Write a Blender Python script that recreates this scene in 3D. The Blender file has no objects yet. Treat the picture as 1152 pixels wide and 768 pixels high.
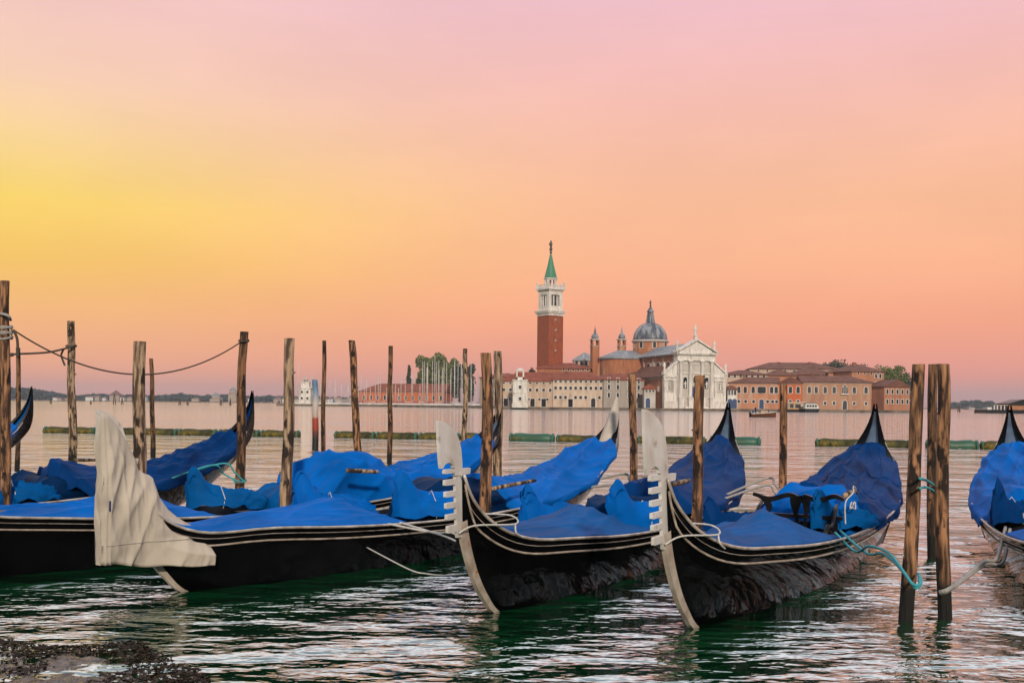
import bpy, bmesh, math, random
import numpy as np
from mathutils import Vector, Matrix, noise
random.seed(7)
SC = bpy.context.scene
COL = SC.collection
rad = math.radians
# ---------------------------------------------------------------- camera
ROLL = rad(.53); CAM_H = 2.0; F = 1200.0
cam_data = bpy.data.cameras.new('camera'); cam = bpy.data.objects.new('camera', cam_data); COL.objects.link(cam)
cr, sr = math.cos(ROLL), math.sin(ROLL)
cam.matrix_world = Matrix(((cr, -sr, 0, 0), (0, 0, -1, 0), (sr, cr, 0, CAM_H), (0, 0, 0, 1)))
cam_data.sensor_width = 36; cam_data.sensor_fit = 'HORIZONTAL'
cam_data.lens = 36*F/1152; cam_data.shift_y = 70/1152
cam_data.clip_start = .1; cam_data.clip_end = 30000
SC.camera = cam
def ray(px, py):
    xc = (px-576)/F; yc = (454-py)/F
    return xc*cr-yc*sr, xc*sr+yc*cr
def at(px, py, d):
    x, z = ray(px, py); return Vector((x*d, d, CAM_H+z*d))
def wpt(px, py):
    x, z = ray(px, py); d = -CAM_H/z; return Vector((x*d, d, 0))
def zat(px, py, d): return at(px, py, d).z
# ---------------------------------------------------------------- world
W = bpy.data.worlds.new('World'); SC.world = W; W.use_nodes = True
nt = W.node_tree; N = nt.nodes; L = nt.links; N.clear()
out = N.new('ShaderNodeOutputWorld'); bg = N.new('ShaderNodeBackground'); L.new(bg.outputs[0], out.inputs[0])
tc = N.new('ShaderNodeTexCoord'); sep = N.new('ShaderNodeSeparateXYZ'); L.new(tc.outputs['Generated'], sep.inputs[0])
def s2l(c):
    return tuple((v/255/12.92 if v/255 <= .04045 else ((v/255+.055)/1.055)**2.4) for v in c)+(1,)
def ramp(stops, inp, mode='EASE'):
    r = N.new('ShaderNodeValToRGB'); r.color_ramp.interpolation = 'LINEAR'
    e = r.color_ramp.elements
    e[0].position, e[0].color = stops[0][0], stops[0][1]
    e[1].position, e[1].color = stops[-1][0], stops[-1][1]
    for p, c in stops[1:-1]:
        q = e.new(p); q.color = c
    L.new(inp, r.inputs[0]); return r
def boost(c, k): return tuple(v*k for v in s2l(c)[:3])+(1,)
left = ramp([(0, s2l((240,152,136))), (.03, s2l((251,170,128))), (.075, s2l((253,186,112))), (.12, s2l((254,201,84))), (.17, s2l((254,216,92))), (.215, s2l((250,214,138))), (.27, s2l((249,208,178))), (.36, s2l((242,196,196))), (.42, boost((240,226,220),1.9)), (.54, boost((236,232,232),2.3)), (.72, boost((216,224,238),1.1)), (1, boost((190,205,235),.6))], sep.outputs['Z'])
right = ramp([(0, s2l((212,148,140))), (.03, s2l((240,150,132))), (.075, s2l((253,164,126))), (.13, s2l((254,180,136))), (.19, s2l((253,188,148))), (.25, s2l((248,188,166))), (.30, s2l((245,188,182))), (.36, s2l((238,189,199))), (.42, boost((234,220,226),1.9)), (.54, boost((228,230,236),2.3)), (.72, boost((212,222,238),1.1)), (1, boost((190,205,235),.6))], sep.outputs['Z'])
mr = N.new('ShaderNodeMapRange'); mr.interpolation_type = 'SMOOTHSTEP'
mr.inputs['From Min'].default_value = -.52; mr.inputs['From Max'].default_value = .14
L.new(sep.outputs['X'], mr.inputs[0])
mx = N.new('ShaderNodeMix'); mx.data_type = 'RGBA'; L.new(mr.outputs[0], mx.inputs[0])
L.new(left.outputs[0], mx.inputs[6]); L.new(right.outputs[0], mx.inputs[7])
# sky behind the viewer, dimmed and darkest low down to blacken hull reflections
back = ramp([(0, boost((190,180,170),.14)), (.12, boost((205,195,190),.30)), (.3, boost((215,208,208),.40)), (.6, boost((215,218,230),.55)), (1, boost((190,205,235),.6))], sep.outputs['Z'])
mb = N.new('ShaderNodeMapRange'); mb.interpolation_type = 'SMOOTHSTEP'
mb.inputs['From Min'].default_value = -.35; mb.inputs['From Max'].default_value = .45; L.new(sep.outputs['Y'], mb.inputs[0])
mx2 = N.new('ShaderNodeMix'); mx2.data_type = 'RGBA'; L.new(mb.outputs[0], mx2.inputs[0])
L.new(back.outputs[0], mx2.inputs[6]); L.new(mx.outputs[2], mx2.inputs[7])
# faint high cloud streaks
mp = N.new('ShaderNodeMapping'); mp.inputs['Scale'].default_value = (2.2, 1.6, 6.5); L.new(tc.outputs['Generated'], mp.inputs[0])
cn = N.new('ShaderNodeTexNoise'); cn.inputs['Scale'].default_value = 2.2; cn.inputs['Detail'].default_value = 6; L.new(mp.outputs[0], cn.inputs[0])
cm = N.new('ShaderNodeMapRange'); cm.inputs['From Min'].default_value = .35; cm.inputs['From Max'].default_value = .75
cm.inputs['To Min'].default_value = .985; cm.inputs['To Max'].default_value = 1.07; L.new(cn.outputs[0], cm.inputs[0])
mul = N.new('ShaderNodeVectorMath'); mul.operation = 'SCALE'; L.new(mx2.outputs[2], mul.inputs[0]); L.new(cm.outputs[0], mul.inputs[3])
SUN_EL, SUN_AZ = rad(23), rad(174)      # azimuth from +Y, clockwise
sky = N.new('ShaderNodeTexSky'); sky.sky_type = 'NISHITA'; sky.sun_disc = False
sky.sun_elevation = SUN_EL; sky.sun_rotation = SUN_AZ
sk = N.new('ShaderNodeVectorMath'); sk.operation = 'SCALE'; sk.inputs[3].default_value = .004; L.new(sky.outputs[0], sk.inputs[0])
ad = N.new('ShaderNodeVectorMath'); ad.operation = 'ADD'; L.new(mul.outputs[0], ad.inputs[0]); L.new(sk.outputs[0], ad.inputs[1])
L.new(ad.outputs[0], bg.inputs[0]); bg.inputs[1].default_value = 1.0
# ---------------------------------------------------------------- sun
sd = bpy.data.lights.new('sun', 'SUN'); sd.energy = 3.0; sd.angle = rad(3); sd.color = (1, .85, .70)
so = bpy.data.objects.new('sun', sd); COL.objects.link(so)
sv = Vector((math.sin(SUN_AZ)*math.cos(SUN_EL), math.cos(SUN_AZ)*math.cos(SUN_EL), math.sin(SUN_EL)))
so.rotation_euler = sv.to_track_quat('Z', 'Y').to_euler(); so.location = (5, -30, 40)
vs = SC.view_settings; vs.view_transform = 'Standard'; vs.look = 'None'; vs.exposure = 0; vs.gamma = 1; vs.use_curve_mapping = False
SC.cycles.max_bounces = 6; SC.cycles.volume_bounces = 0; SC.cycles.caustics_reflective = False; SC.cycles.caustics_refractive = False

# ---------------------------------------------------------------- materials
def nodes_of(m):
    m.use_nodes = True; t = m.node_tree; b = next(n for n in t.nodes if n.type == 'BSDF_PRINCIPLED'); return t, t.nodes, t.links, b
def pbr(name, c1, c2=None, rough=.7, metal=0, nscale=3, stretch=(1,1,1), bump=0, bscale=None, bdist=.02, detail=6, coat=0, lo=.35, hi=.65, c3=None, c3scale=1.0, c3lo=.55, c3hi=.7, spec=None, sheen=0):
    m = bpy.data.materials.new(name); t, n, l, b = nodes_of(m)
    b.inputs['Roughness'].default_value = rough; b.inputs['Metallic'].default_value = metal
    if coat: b.inputs['Coat Weight'].default_value = coat; b.inputs['Coat Roughness'].default_value = .05
    if spec is not None: b.inputs['Specular IOR Level'].default_value = spec
    if sheen: b.inputs['Sheen Weight'].default_value = sheen; b.inputs['Sheen Roughness'].default_value = .5
    c = n.new('ShaderNodeTexCoord'); mpp = n.new('ShaderNodeMapping'); mpp.inputs['Scale'].default_value = stretch
    l.new(c.outputs['Object'], mpp.inputs[0])
    nn = n.new('ShaderNodeTexNoise'); nn.inputs['Scale'].default_value = nscale; nn.inputs['Detail'].default_value = detail; l.new(mpp.outputs[0], nn.inputs[0])
    r = n.new('ShaderNodeMapRange'); r.inputs[1].default_value = lo; r.inputs[2].default_value = hi; l.new(nn.outputs[0], r.inputs[0])
    x = n.new('ShaderNodeMix'); x.data_type = 'RGBA'; l.new(r.outputs[0], x.inputs[0])
    x.inputs[6].default_value = tuple(c1)+(1,); x.inputs[7].default_value = tuple(c2 or [v*.75 for v in c1])+(1,)
    last = x.outputs[2]
    if c3:
        n3 = n.new('ShaderNodeTexNoise'); n3.inputs['Scale'].default_value = c3scale; n3.inputs['Detail'].default_value = 8; l.new(mpp.outputs[0], n3.inputs[0])
        r3 = n.new('ShaderNodeMapRange'); r3.inputs[1].default_value = c3lo; r3.inputs[2].default_value = c3hi; l.new(n3.outputs[0], r3.inputs[0])
        x3 = n.new('ShaderNodeMix'); x3.data_type = 'RGBA'; l.new(r3.outputs[0], x3.inputs[0]); l.new(last, x3.inputs[6]); x3.inputs[7].default_value = tuple(c3)+(1,)
        last = x3.outputs[2]
    l.new(last, b.inputs['Base Color'])
    if bump:
        bn = n.new('ShaderNodeTexNoise'); bn.inputs['Scale'].default_value = bscale or nscale*4; bn.inputs['Detail'].default_value = 5; l.new(mpp.outputs[0], bn.inputs[0])
        bb = n.new('ShaderNodeBump'); bb.inputs['Strength'].default_value = bump; bb.inputs['Distance'].default_value = bdist
        l.new(bn.outputs[0], bb.inputs['Height']); l.new(bb.outputs[0], b.inputs['Normal'])
    return m
M = {}
def wood_mat(name, dark, light, wet=True):
    m = pbr(name, dark, light, rough=.85, nscale=5, stretch=(3.2, 3.2, .45), bump=1, bscale=7, bdist=.05, detail=12, lo=.44, hi=.58)
    t, n, l, b = nodes_of(m)
    # knots and bark scars
    c = n.new('ShaderNodeTexCoord'); mpp = n.new('ShaderNodeMapping'); mpp.inputs['Scale'].default_value = (2, 2, .9); l.new(c.outputs['Object'], mpp.inputs[0])
    v = n.new('ShaderNodeTexNoise'); v.inputs['Scale'].default_value = 4.2; v.inputs['Detail'].default_value = 9; l.new(mpp.outputs[0], v.inputs[0])
    r = n.new('ShaderNodeMapRange'); r.inputs[1].default_value = .53; r.inputs[2].default_value = .60; l.new(v.outputs[0], r.inputs[0])
    old = b.inputs['Base Color'].links[0].from_socket
    x = n.new('ShaderNodeMix'); x.data_type = 'RGBA'; l.new(r.outputs[0], x.inputs[0]); l.new(old, x.inputs[6]); x.inputs[7].default_value = tuple(v*.3 for v in dark)+(1,)
    last = x.outputs[2]
    if wet:   # dark tide mark and weed at the foot
        g = n.new('ShaderNodeNewGeometry'); s = n.new('ShaderNodeSeparateXYZ'); l.new(g.outputs['Position'], s.inputs[0])
        a = n.new('ShaderNodeMath'); a.operation = 'MULTIPLY_ADD'; l.new(v.outputs[0], a.inputs[0]); a.inputs[1].default_value = -.35; l.new(s.outputs['Z'], a.inputs[2])
        rr = n.new('ShaderNodeMapRange'); rr.inputs[1].default_value = .16; rr.inputs[2].default_value = .34; l.new(a.outputs[0], rr.inputs[0])
        y = n.new('ShaderNodeMix'); y.data_type = 'RGBA'; l.new(rr.outputs[0], y.inputs[0]); y.inputs[6].default_value = (.006, .006, .004, 1); l.new(last, y.inputs[7]); last = y.outputs[2]
    l.new(last, b.inputs['Base Color']); return m
M['pole'] = wood_mat('pole_wood_brown', (.050, .024, .013), (.40, .20, .095))
M['pole2'] = wood_mat('pole_wood_grey', (.08, .048, .03), (.46, .32, .20))
M['pole3'] = wood_mat('pole_wood_dark', (.035, .018, .010), (.24, .12, .055))
M['hull'] = pbr('black_lacquer', (.002, .002, .0025), (.004, .004, .0045), rough=.05, spec=.07, nscale=2)
M['hull_in'] = pbr('black_inner_paint', (.008, .008, .009), (.02, .02, .022), rough=.4, nscale=5)
M['rail'] = pbr('brushed_pale_rail', (.56, .51, .46), (.26, .22, .18), rough=.35, metal=.2, nscale=7)
M['rail2'] = pbr('worn_wood_rail', (.48, .41, .34), (.22, .17, .13), rough=.5, nscale=9)
M['steel'] = pbr('brushed_bow_steel', (.80, .79, .76), (.60, .56, .50), rough=.42, metal=.15, nscale=3, c3=(.30,.22,.15), c3scale=5, c3lo=.6, c3hi=.75)
M['band'] = pbr('stem_band', (.62, .54, .45), (.40, .31, .24), rough=.4, metal=.15, nscale=6, c3=(.42,.17,.06), c3scale=7, c3lo=.6, c3hi=.7)
def cloth(name, c, k=.72, rough=.6, spec=.04):
    m = pbr(name, c, [v*k for v in c], rough=rough, nscale=1.6, detail=4, spec=spec, c3=[v*.62 for v in c], c3scale=3.5, c3lo=.55, c3hi=.8)
    t, n, l, b = nodes_of(m)
    tcx = n.new('ShaderNodeTexCoord'); prev = None
    for sc_, st, rz, dist, stg in ((1.3, (.35, 1.5, 1), 22, .08, .8), (2.2, (.4, 1.5, 1), -32, .045, .7), (6, (.5, 1.3, 1), 48, .010, .5)):
        mpp = n.new('ShaderNodeMapping'); mpp.inputs['Scale'].default_value = st; mpp.inputs['Rotation'].default_value = (0, 0, rad(rz)); l.new(tcx.outputs['Object'], mpp.inputs[0])
        q = n.new('ShaderNodeTexNoise'); q.noise_type = 'RIDGED_MULTIFRACTAL'; q.normalize = True; q.inputs['Scale'].default_value = sc_; q.inputs['Detail'].default_value = 1.2; q.inputs['Distortion'].default_value = .35; l.new(mpp.outputs[0], q.inputs[0])
        bb = n.new('ShaderNodeBump'); bb.inputs['Strength'].default_value = stg; bb.inputs['Distance'].default_value = dist; l.new(q.outputs[0], bb.inputs['Height'])
        if prev: l.new(prev.outputs[0], bb.inputs['Normal'])
        prev = bb
    l.new(prev.outputs[0], b.inputs['Normal']); return m
M['blue'] = cloth('blue_tarpaulin', (.0003, .092, .32))
M['blue2'] = cloth('bright_blue_tarpaulin', (.0004, .130, .52))
M['navy'] = cloth('dark_blue_tarpaulin', (.0004, .038, .165))
M['navy2'] = cloth('navy_tarpaulin', (.0008, .024, .09))
M['canvas'] = cloth('cream_canvas', (.54, .48, .405), .88, .85)
M['greyblue'] = pbr('grey_blue_paint', (.10, .15, .22), (.04, .06, .1), rough=.3, nscale=3)
M['blackwood'] = pbr('black_carved_wood', (.006, .006, .007), (.014, .014, .016), rough=.35, nscale=8, spec=.15)
M['brass'] = pbr('brass', (.5, .36, .16), (.3, .2, .1), rough=.35, metal=.9)
M['rope_grey'] = pbr('grey_rope', (.42, .40, .37), (.24, .22, .2), rough=.9, nscale=60, bump=1, bscale=70, bdist=.006)
M['rope_teal'] = pbr('teal_rope', (.05, .42, .47), (.03, .27, .32), rough=.8, nscale=60, bump=1, bscale=70, bdist=.006)
M['rope_white'] = pbr('white_rope', (.68, .66, .62), (.45, .42, .38), rough=.8, nscale=60, bump=.5, bscale=120, bdist=.004)
M['rope_dark'] = pbr('dark_rope', (.09, .065, .05), (.05, .04, .03), rough=.9, nscale=60)
M['brick'] = pbr('tower_brick', (.34, .085, .030), (.25, .06, .022), rough=.9, stretch=(1,1,.28), detail=11, nscale=1.10, bump=.2, bscale=4)
M['brick2'] = pbr('orange_brick', (.42, .165, .075), (.30, .115, .055), rough=.9, stretch=(1,1,.28), detail=11, nscale=0.77, c3=(.5,.3,.17), c3scale=.25)
M['orange'] = pbr('orange_plaster', (.60, .16, .055), (.48, .11, .035), rough=.9, stretch=(1,1,.28), detail=11, nscale=0.66)
M['pink'] = pbr('pink_plaster', (.56, .27, .16), (.46, .20, .11), rough=.9, stretch=(1,1,.28), detail=11, nscale=0.55, c3=(.5,.36,.27), c3scale=.4)
M['tan'] = pbr('tan_plaster', (.48, .28, .18), (.38, .20, .12), rough=.9, stretch=(1,1,.28), detail=11, nscale=0.44, c3=(.36,.18,.11), c3scale=.5)
M['tan2'] = pbr('brown_pink_plaster', (.46, .21, .12), (.36, .15, .08), rough=.9, stretch=(1,1,.28), detail=11, nscale=0.44)
M['cream'] = pbr('cream_plaster', (.58, .44, .33), (.46, .34, .25), rough=.9, stretch=(1,1,.28), detail=11, nscale=0.66, c3=(.34,.26,.2), c3scale=.5)
M['cream2'] = pbr('pale_cream_plaster', (.66, .52, .40), (.55, .42, .32), rough=.9, stretch=(1,1,.28), detail=11, nscale=0.66, c3=(.40,.30,.23), c3scale=.5)
M['greystone'] = pbr('grey_plaster', (.40, .36, .31), (.33, .29, .25), rough=.9, stretch=(1,1,.28), detail=11, nscale=0.66)
M['marble'] = pbr('white_istrian_stone', (.80, .77, .72), (.58, .53, .48), rough=.7, stretch=(1,1,.28), detail=11, nscale=1.10, c3=(.38,.34,.31), c3scale=.6, c3lo=.58, c3hi=.75)
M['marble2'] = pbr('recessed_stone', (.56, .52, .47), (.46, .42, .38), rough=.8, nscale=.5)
M['tile'] = pbr('red_roof_tile', (.30, .075, .032), (.18, .045, .022), rough=.9, nscale=.5, bump=.5, bscale=3, bdist=.2)
M['tile2'] = pbr('brown_roof_tile', (.19, .075, .042), (.12, .045, .028), rough=.9, nscale=.5, bump=.5, bscale=3, bdist=.2)
M['lead'] = pbr('lead_roof', (.26, .27, .29), (.16, .18, .20), rough=.6, nscale=.35, stretch=(1,1,.2), c3=(.45,.45,.46), c3scale=.8)
M['lead_dome'] = pbr('lead_dome_sheets', (.07, .085, .115), (.27, .29, .32), rough=.5, nscale=.6, stretch=(1,1,.22), detail=8, lo=.42, hi=.58)
M['copper'] = pbr('green_copper', (.06, .26, .15), (.04, .19, .11), rough=.6, nscale=.6, stretch=(1,1,.3))
M['darkglass'] = pbr('dark_window', (.02, .022, .026), (.035, .035, .04), rough=.25, nscale=2)
M['bluedoor'] = pbr('blue_door', (.02, .06, .16), rough=.6)
M['quay'] = pbr('quay_stone', (.22, .17, .13), (.12, .09, .07), rough=.9, nscale=.4, c3=(.04,.035,.03), c3scale=.2)
M['bronze'] = pbr('weathered_bronze', (.05, .06, .05), (.09, .09, .07), rough=.5, metal=.5)
M['leaf'] = pbr('leaf_green', (.10, .14, .032), (.18, .19, .05), rough=.8, nscale=.7)
M['leaf2'] = pbr('dark_leaf', (.028, .050, .026), (.045, .07, .035), rough=.8, nscale=.7)
M['bark'] = pbr('bark', (.08, .055, .04), rough=.9)
M['farleaf'] = pbr('far_wood_leaf', (.03, .055, .06), (.045, .07, .065), rough=.9, nscale=.05)
M['mast'] = pbr('aluminium_mast', (.68, .64, .60), (.42, .4, .38), rough=.5, metal=0)
M['boatwhite'] = pbr('white_gelcoat', (.75, .74, .72), (.6, .58, .55), rough=.3)
M['boatblue'] = pbr('blue_sail_cover', (.02, .10, .35), rough=.7)
M['algae'] = pbr('algae_wood', (.014, .020, .006), (.10, .085, .015), rough=.8, nscale=2.5, bump=.6, bscale=8, bdist=.05, c3=(.22,.15,.02), c3scale=3, c3lo=.58, c3hi=.68)
M['algae2'] = pbr('green_painted_float', (.02, .13, .09), (.03, .09, .05), rough=.5, nscale=1, c3=(.16,.12,.02), c3scale=3, c3lo=.55, c3hi=.7)
M['yellow'] = pbr('yellow_band', (.65, .30, .03), rough=.6)
M['varnish'] = pbr('varnished_wood', (.20, .075, .03), (.12, .045, .02), rough=.25, nscale=4)
M['farwall'] = pbr('far_house_wall', (.42, .34, .28), (.36, .27, .22), rough=.9, nscale=.1)
M['farroof'] = pbr('far_house_roof', (.2, .11, .09), rough=.9)
M['weed'] = pbr('brown_seaweed', (.009, .005, .003), (.030, .016, .007), rough=.55, spec=.2, nscale=14, c3=(.05,.07,.02), c3scale=8, c3lo=.62, c3hi=.72)
M['wetstone'] = pbr('wet_stone', (.10, .07, .055), (.02, .014, .010), rough=.08, nscale=5, detail=12, bump=1, bscale=26, bdist=.02, lo=.4, hi=.6, c3=(.012,.008,.006), c3scale=11, c3lo=.46, c3hi=.53)

# water: one wide sheet, real reflective surface with rippled normals
def water_material():
    m = bpy.data.materials.new('lagoon_water'); t, n, l, b = nodes_of(m)
    b.inputs['Base Color'].default_value = (.0020, .052, .016, 1); b.inputs['Roughness'].default_value = .03; b.inputs['IOR'].default_value = 3.0
    g = n.new('ShaderNodeNewGeometry')
    def layer(scale, stretch, rot, detail, dist, ntype='noise'):
        mpp = n.new('ShaderNodeMapping'); mpp.inputs['Scale'].default_value = stretch; mpp.inputs['Rotation'].default_value = (0, 0, rad(rot)); l.new(g.outputs['Position'], mpp.inputs[0])
        x = n.new('ShaderNodeTexNoise'); x.inputs['Scale'].default_value = scale; x.inputs['Detail'].default_value = detail; x.inputs['Roughness'].default_value = .45
        x.inputs['Distortion'].default_value = .4
        l.new(mpp.outputs[0], x.inputs[0])
        k = n.new('ShaderNodeMath'); k.operation = 'MULTIPLY'; l.new(x.outputs[0], k.inputs[0]); k.inputs[1].default_value = dist
        return k
    a = layer(1.15, (.7, 1.35, 1), 8, 3, .19); c = layer(3.8, (.7, 1.35, 1), -10, 3, .068); d = layer(9, (.8, 1.3, 1), 15, 1, .016)
    e = layer(.38, (.8, 1.1, 1), 20, 4, .62)
    s1 = n.new('ShaderNodeMath'); l.new(a.outputs[0], s1.inputs[0]); l.new(c.outputs[0], s1.inputs[1])
    s2 = n.new('ShaderNodeMath'); l.new(s1.outputs[0], s2.inputs[0]); l.new(d.outputs[0], s2.inputs[1])
    s3 = n.new('ShaderNodeMath'); l.new(s2.outputs[0], s3.inputs[0]); l.new(e.outputs[0], s3.inputs[1])
    # calmer and rougher patches
    pm = n.new('ShaderNodeTexNoise'); pm.inputs['Scale'].default_value = .045; pm.inputs['Detail'].default_value = 3
    mpp = n.new('ShaderNodeMapping'); mpp.inputs['Scale'].default_value = (.5, 1.5, 1); l.new(g.outputs['Position'], mpp.inputs[0]); l.new(mpp.outputs[0], pm.inputs[0])
    pr = n.new('ShaderNodeMapRange'); pr.inputs[1].default_value = .35; pr.inputs[2].default_value = .65; pr.inputs[3].default_value = .65; pr.inputs[4].default_value = 1.0; l.new(pm.outputs[0], pr.inputs[0])
    bb = n.new('ShaderNodeBump'); bb.inputs['Distance'].default_value = 1; l.new(pr.outputs[0], bb.inputs['Strength']); l.new(s3.outputs[0], bb.inputs['Height'])
    l.new(bb.outputs[0], b.inputs['Normal'])
    # waves finer than can be told apart far out: rougher sheet with distance from the shore
    b.inputs['Coat Weight'].default_value = .85; b.inputs['Coat IOR'].default_value = 2.0; b.inputs['Coat Roughness'].default_value = .06; l.new(bb.outputs[0], b.inputs['Coat Normal'])
    ln = n.new('ShaderNodeVectorMath'); ln.operation = 'LENGTH'; l.new(g.outputs['Position'], ln.inputs[0])
    rr = n.new('ShaderNodeMapRange'); rr.inputs[1].default_value = 20; rr.inputs[2].default_value = 260; rr.inputs[3].default_value = .03; rr.inputs[4].default_value = .24; l.new(ln.outputs['Value'], rr.inputs[0]); l.new(rr.outputs[0], b.inputs['Roughness'])
    return m
M['water'] = water_material()

# ---------------------------------------------------------------- mesh helpers
def link(o, parent=None):
    COL.objects.link(o)
    if parent is not None: o.parent = parent
    return o
class MB:
    def __init__(s): s.v = []; s.f = []; s.mi = []; s.k = 0; s.sm = []
    def add(s, vs_, fs, smooth=False):
        o = len(s.v); s.v += [tuple(v) for v in vs_]; s.f += [tuple(i+o for i in f) for f in fs]; s.mi += [s.k]*len(fs); s.sm += [smooth]*len(fs); return s
    def box(s, x0, x1, y0, y1, z0, z1, M_=None):
        vs_ = [Vector((x, y, z)) for z in (z0, z1) for y in (y0, y1) for x in (x0, x1)]
        if M_ is not None: vs_ = [M_ @ v for v in vs_]
        return s.add(vs_, [(0,2,3,1), (4,5,7,6), (0,1,5,4), (1,3,7,5), (3,2,6,7), (2,0,4,6)])
    def lathe(s, prof, n=16, c=(0,0), smooth=True, rot=0, sx=1, sy=1):
        vs_ = []; fs = []
        for r, z in prof:
            for i in range(n):
                a = 2*math.pi*i/n+rot; vs_.append((c[0]+r*sx*math.cos(a), c[1]+r*sy*math.sin(a), z))
        for j in range(len(prof)-1):
            for i in range(n):
                k = (i+1) % n; fs.append((j*n+i, j*n+k, (j+1)*n+k, (j+1)*n+i))
        fs.append(tuple(range(n-1, -1, -1))); fs.append(tuple(range((len(prof)-1)*n, len(prof)*n)))
        return s.add(vs_, fs, smooth)
    def tube(s, pts, r, n=8, smooth=True, caps=True):
        pts = [Vector(p) for p in pts]; rs = r if isinstance(r, (list, tuple)) else [r]*len(pts)
        vs_ = []; fs = []; up = Vector((0, 0, 1)); prev = None
        for i, p in enumerate(pts):
            t = (pts[min(i+1, len(pts)-1)]-pts[max(i-1, 0)]).normalized()
            if prev is None:
                a = t.cross(up if abs(t.z) < .9 else Vector((1, 0, 0))).normalized()
            else: a = (prev - t*prev.dot(t)).normalized()
            prev = a; b = t.cross(a)
            for k in range(n):
                q = 2*math.pi*k/n; vs_.append(p+(a*math.cos(q)+b*math.sin(q))*rs[i])
        for i in range(len(pts)-1):
            for k in range(n):
                m = (k+1) % n; fs.append((i*n+k, i*n+m, (i+1)*n+m, (i+1)*n+k))
        if caps: fs.append(tuple(range(n-1, -1, -1))); fs.append(tuple(range((len(pts)-1)*n, len(pts)*n)))
        return s.add(vs_, fs, smooth)
    def grid(s, rows, smooth=True, flip=False, closed=False):
        n = len(rows[0]); vs_ = [v for r in rows for v in r]; fs = []
        for i in range(len(rows)-1):
            for j in range(n if closed else n-1):
                m = (j+1) % n; q = (i*n+j, i*n+m, (i+1)*n+m, (i+1)*n+j); fs.append(q[::-1] if flip else q)
        return s.add(vs_, fs, smooth)
    def prism(s, poly, y0, y1, M_=None):
        """poly in (x,z), extruded along y; concave allowed"""
        from mathutils.geometry import tessellate_polygon
        n = len(poly); vs_ = [Vector((x, y0, z)) for x, z in poly]+[Vector((x, y1, z)) for x, z in poly]
        tri = tessellate_polygon([[Vector((x, z, 0)) for x, z in poly]])
        fs = [tuple(t) for t in tri]+[tuple(i+n for i in t[::-1]) for t in tri]
        area = sum(poly[i][0]*poly[(i+1) % n][1]-poly[(i+1) % n][0]*poly[i][1] for i in range(n))
        for i in range(n):
            j = (i+1) % n; q = (i, j, j+n, i+n); fs.append(q if area > 0 else q[::-1])
        if M_ is not None: vs_ = [M_ @ v for v in vs_]
        return s.add(vs_, fs)
    def mesh(s, name, mats):
        me = bpy.data.meshes.new(name); me.from_pydata(s.v, [], s.f)
        for m in (mats if isinstance(mats, (list, tuple)) else [mats]): me.materials.append(M[m] if isinstance(m, str) else m)
        me.polygons.foreach_set('material_index', s.mi); me.polygons.foreach_set('use_smooth', s.sm)
        bm = bmesh.new(); bm.from_mesh(me); bmesh.ops.recalc_face_normals(bm, faces=bm.faces); bm.to_mesh(me); bm.free()
        me.update(); return me
    def build(s, name, mats, parent=None, raw=False):
        me = s.mesh(name, mats)
        return link(bpy.data.objects.new(name, me), parent)
def tag(o, label=None, cat=None, group=None, kind=None):
    if label: o['label'] = label
    if cat: o['category'] = cat
    if group: o['group'] = group
    if kind: o['kind'] = kind
    return o
def empty(name, loc, rz, label, cat, group=None):
    o = bpy.data.objects.new(name, None); o.empty_display_size = .3; COL.objects.link(o)
    o.location = loc; o.rotation_euler = (0, 0, rz); return tag(o, label, cat, group)
def lerp(tab, x):
    return float(np.interp(x, [t[0] for t in tab], [t[1] for t in tab]))
def smooth_tab(tab):
    """dense Catmull-Rom samples of a table of rows"""
    T = [np.array(r, float) for r in tab]; res = []
    for i in range(len(T)-1):
        p0 = T[max(i-1, 0)]; p1 = T[i]; p2 = T[i+1]; p3 = T[min(i+2, len(T)-1)]
        for k in range(6):
            t = k/6; res.append(.5*((2*p1)+(-p0+p2)*t+(2*p0-5*p1+4*p2-p3)*t*t+(-p0+3*p1-3*p2+p3)*t**3))
    res.append(T[-1]); return res
def nz(*a): return noise.noise(Vector(a))
def crease(x, y, sd):
    """sharp draped folds: thin ridges where slow noises cross zero, in three directions"""
    w = nz(x*.8+sd, y*.8, sd)*.5
    a = nz(x*.32+y*.30+sd, y*1.7-x*.75+w, sd*.7); b = nz(x*.45-y*.5+sd, y*2.3+x*1.3+w*.6, sd+5); c = nz(x*1.0+y*.6+sd, y*4.6-x*1.6+w*1.2, sd+11)
    f = lambda n_, k: 1/(1+(abs(n_)*k)**1.5)
    return .95*f(a, 4.5)+.34*f(b, 6.0)+.14*f(c, 6.0)-.60

# ---------------------------------------------------------------- water
def water_sheet():
    mb = MB(); rings = [0, 3, 6, 12, 25, 50, 100, 200, 400, 800, 1600, 3200, 5900]; n = 48
    mb.add([(0, 0, 0)], [])
    for r in rings[1:]:
        mb.add([(r*math.cos(2*math.pi*i/n), r*math.sin(2*math.pi*i/n), 0) for i in range(n)], [])
    mb.f = [(0, 1+i, 1+(i+1) % n) for i in range(n)]
    for j in range(len(rings)-2):
        for i in range(n):
            a = 1+j*n; b = 1+(j+1)*n; k = (i+1) % n; mb.f.append((a+i, b+i, b+k, a+k))
    mb.mi = [0]*len(mb.f); mb.sm = [True]*len(mb.f)
    o = mb.build('water', 'water'); tag(o, kind='structure')
water_sheet()
sb_ = MB(); sb_.box(-5950, 5950, -5950, 5950, -3.2, -3.0)

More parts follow.
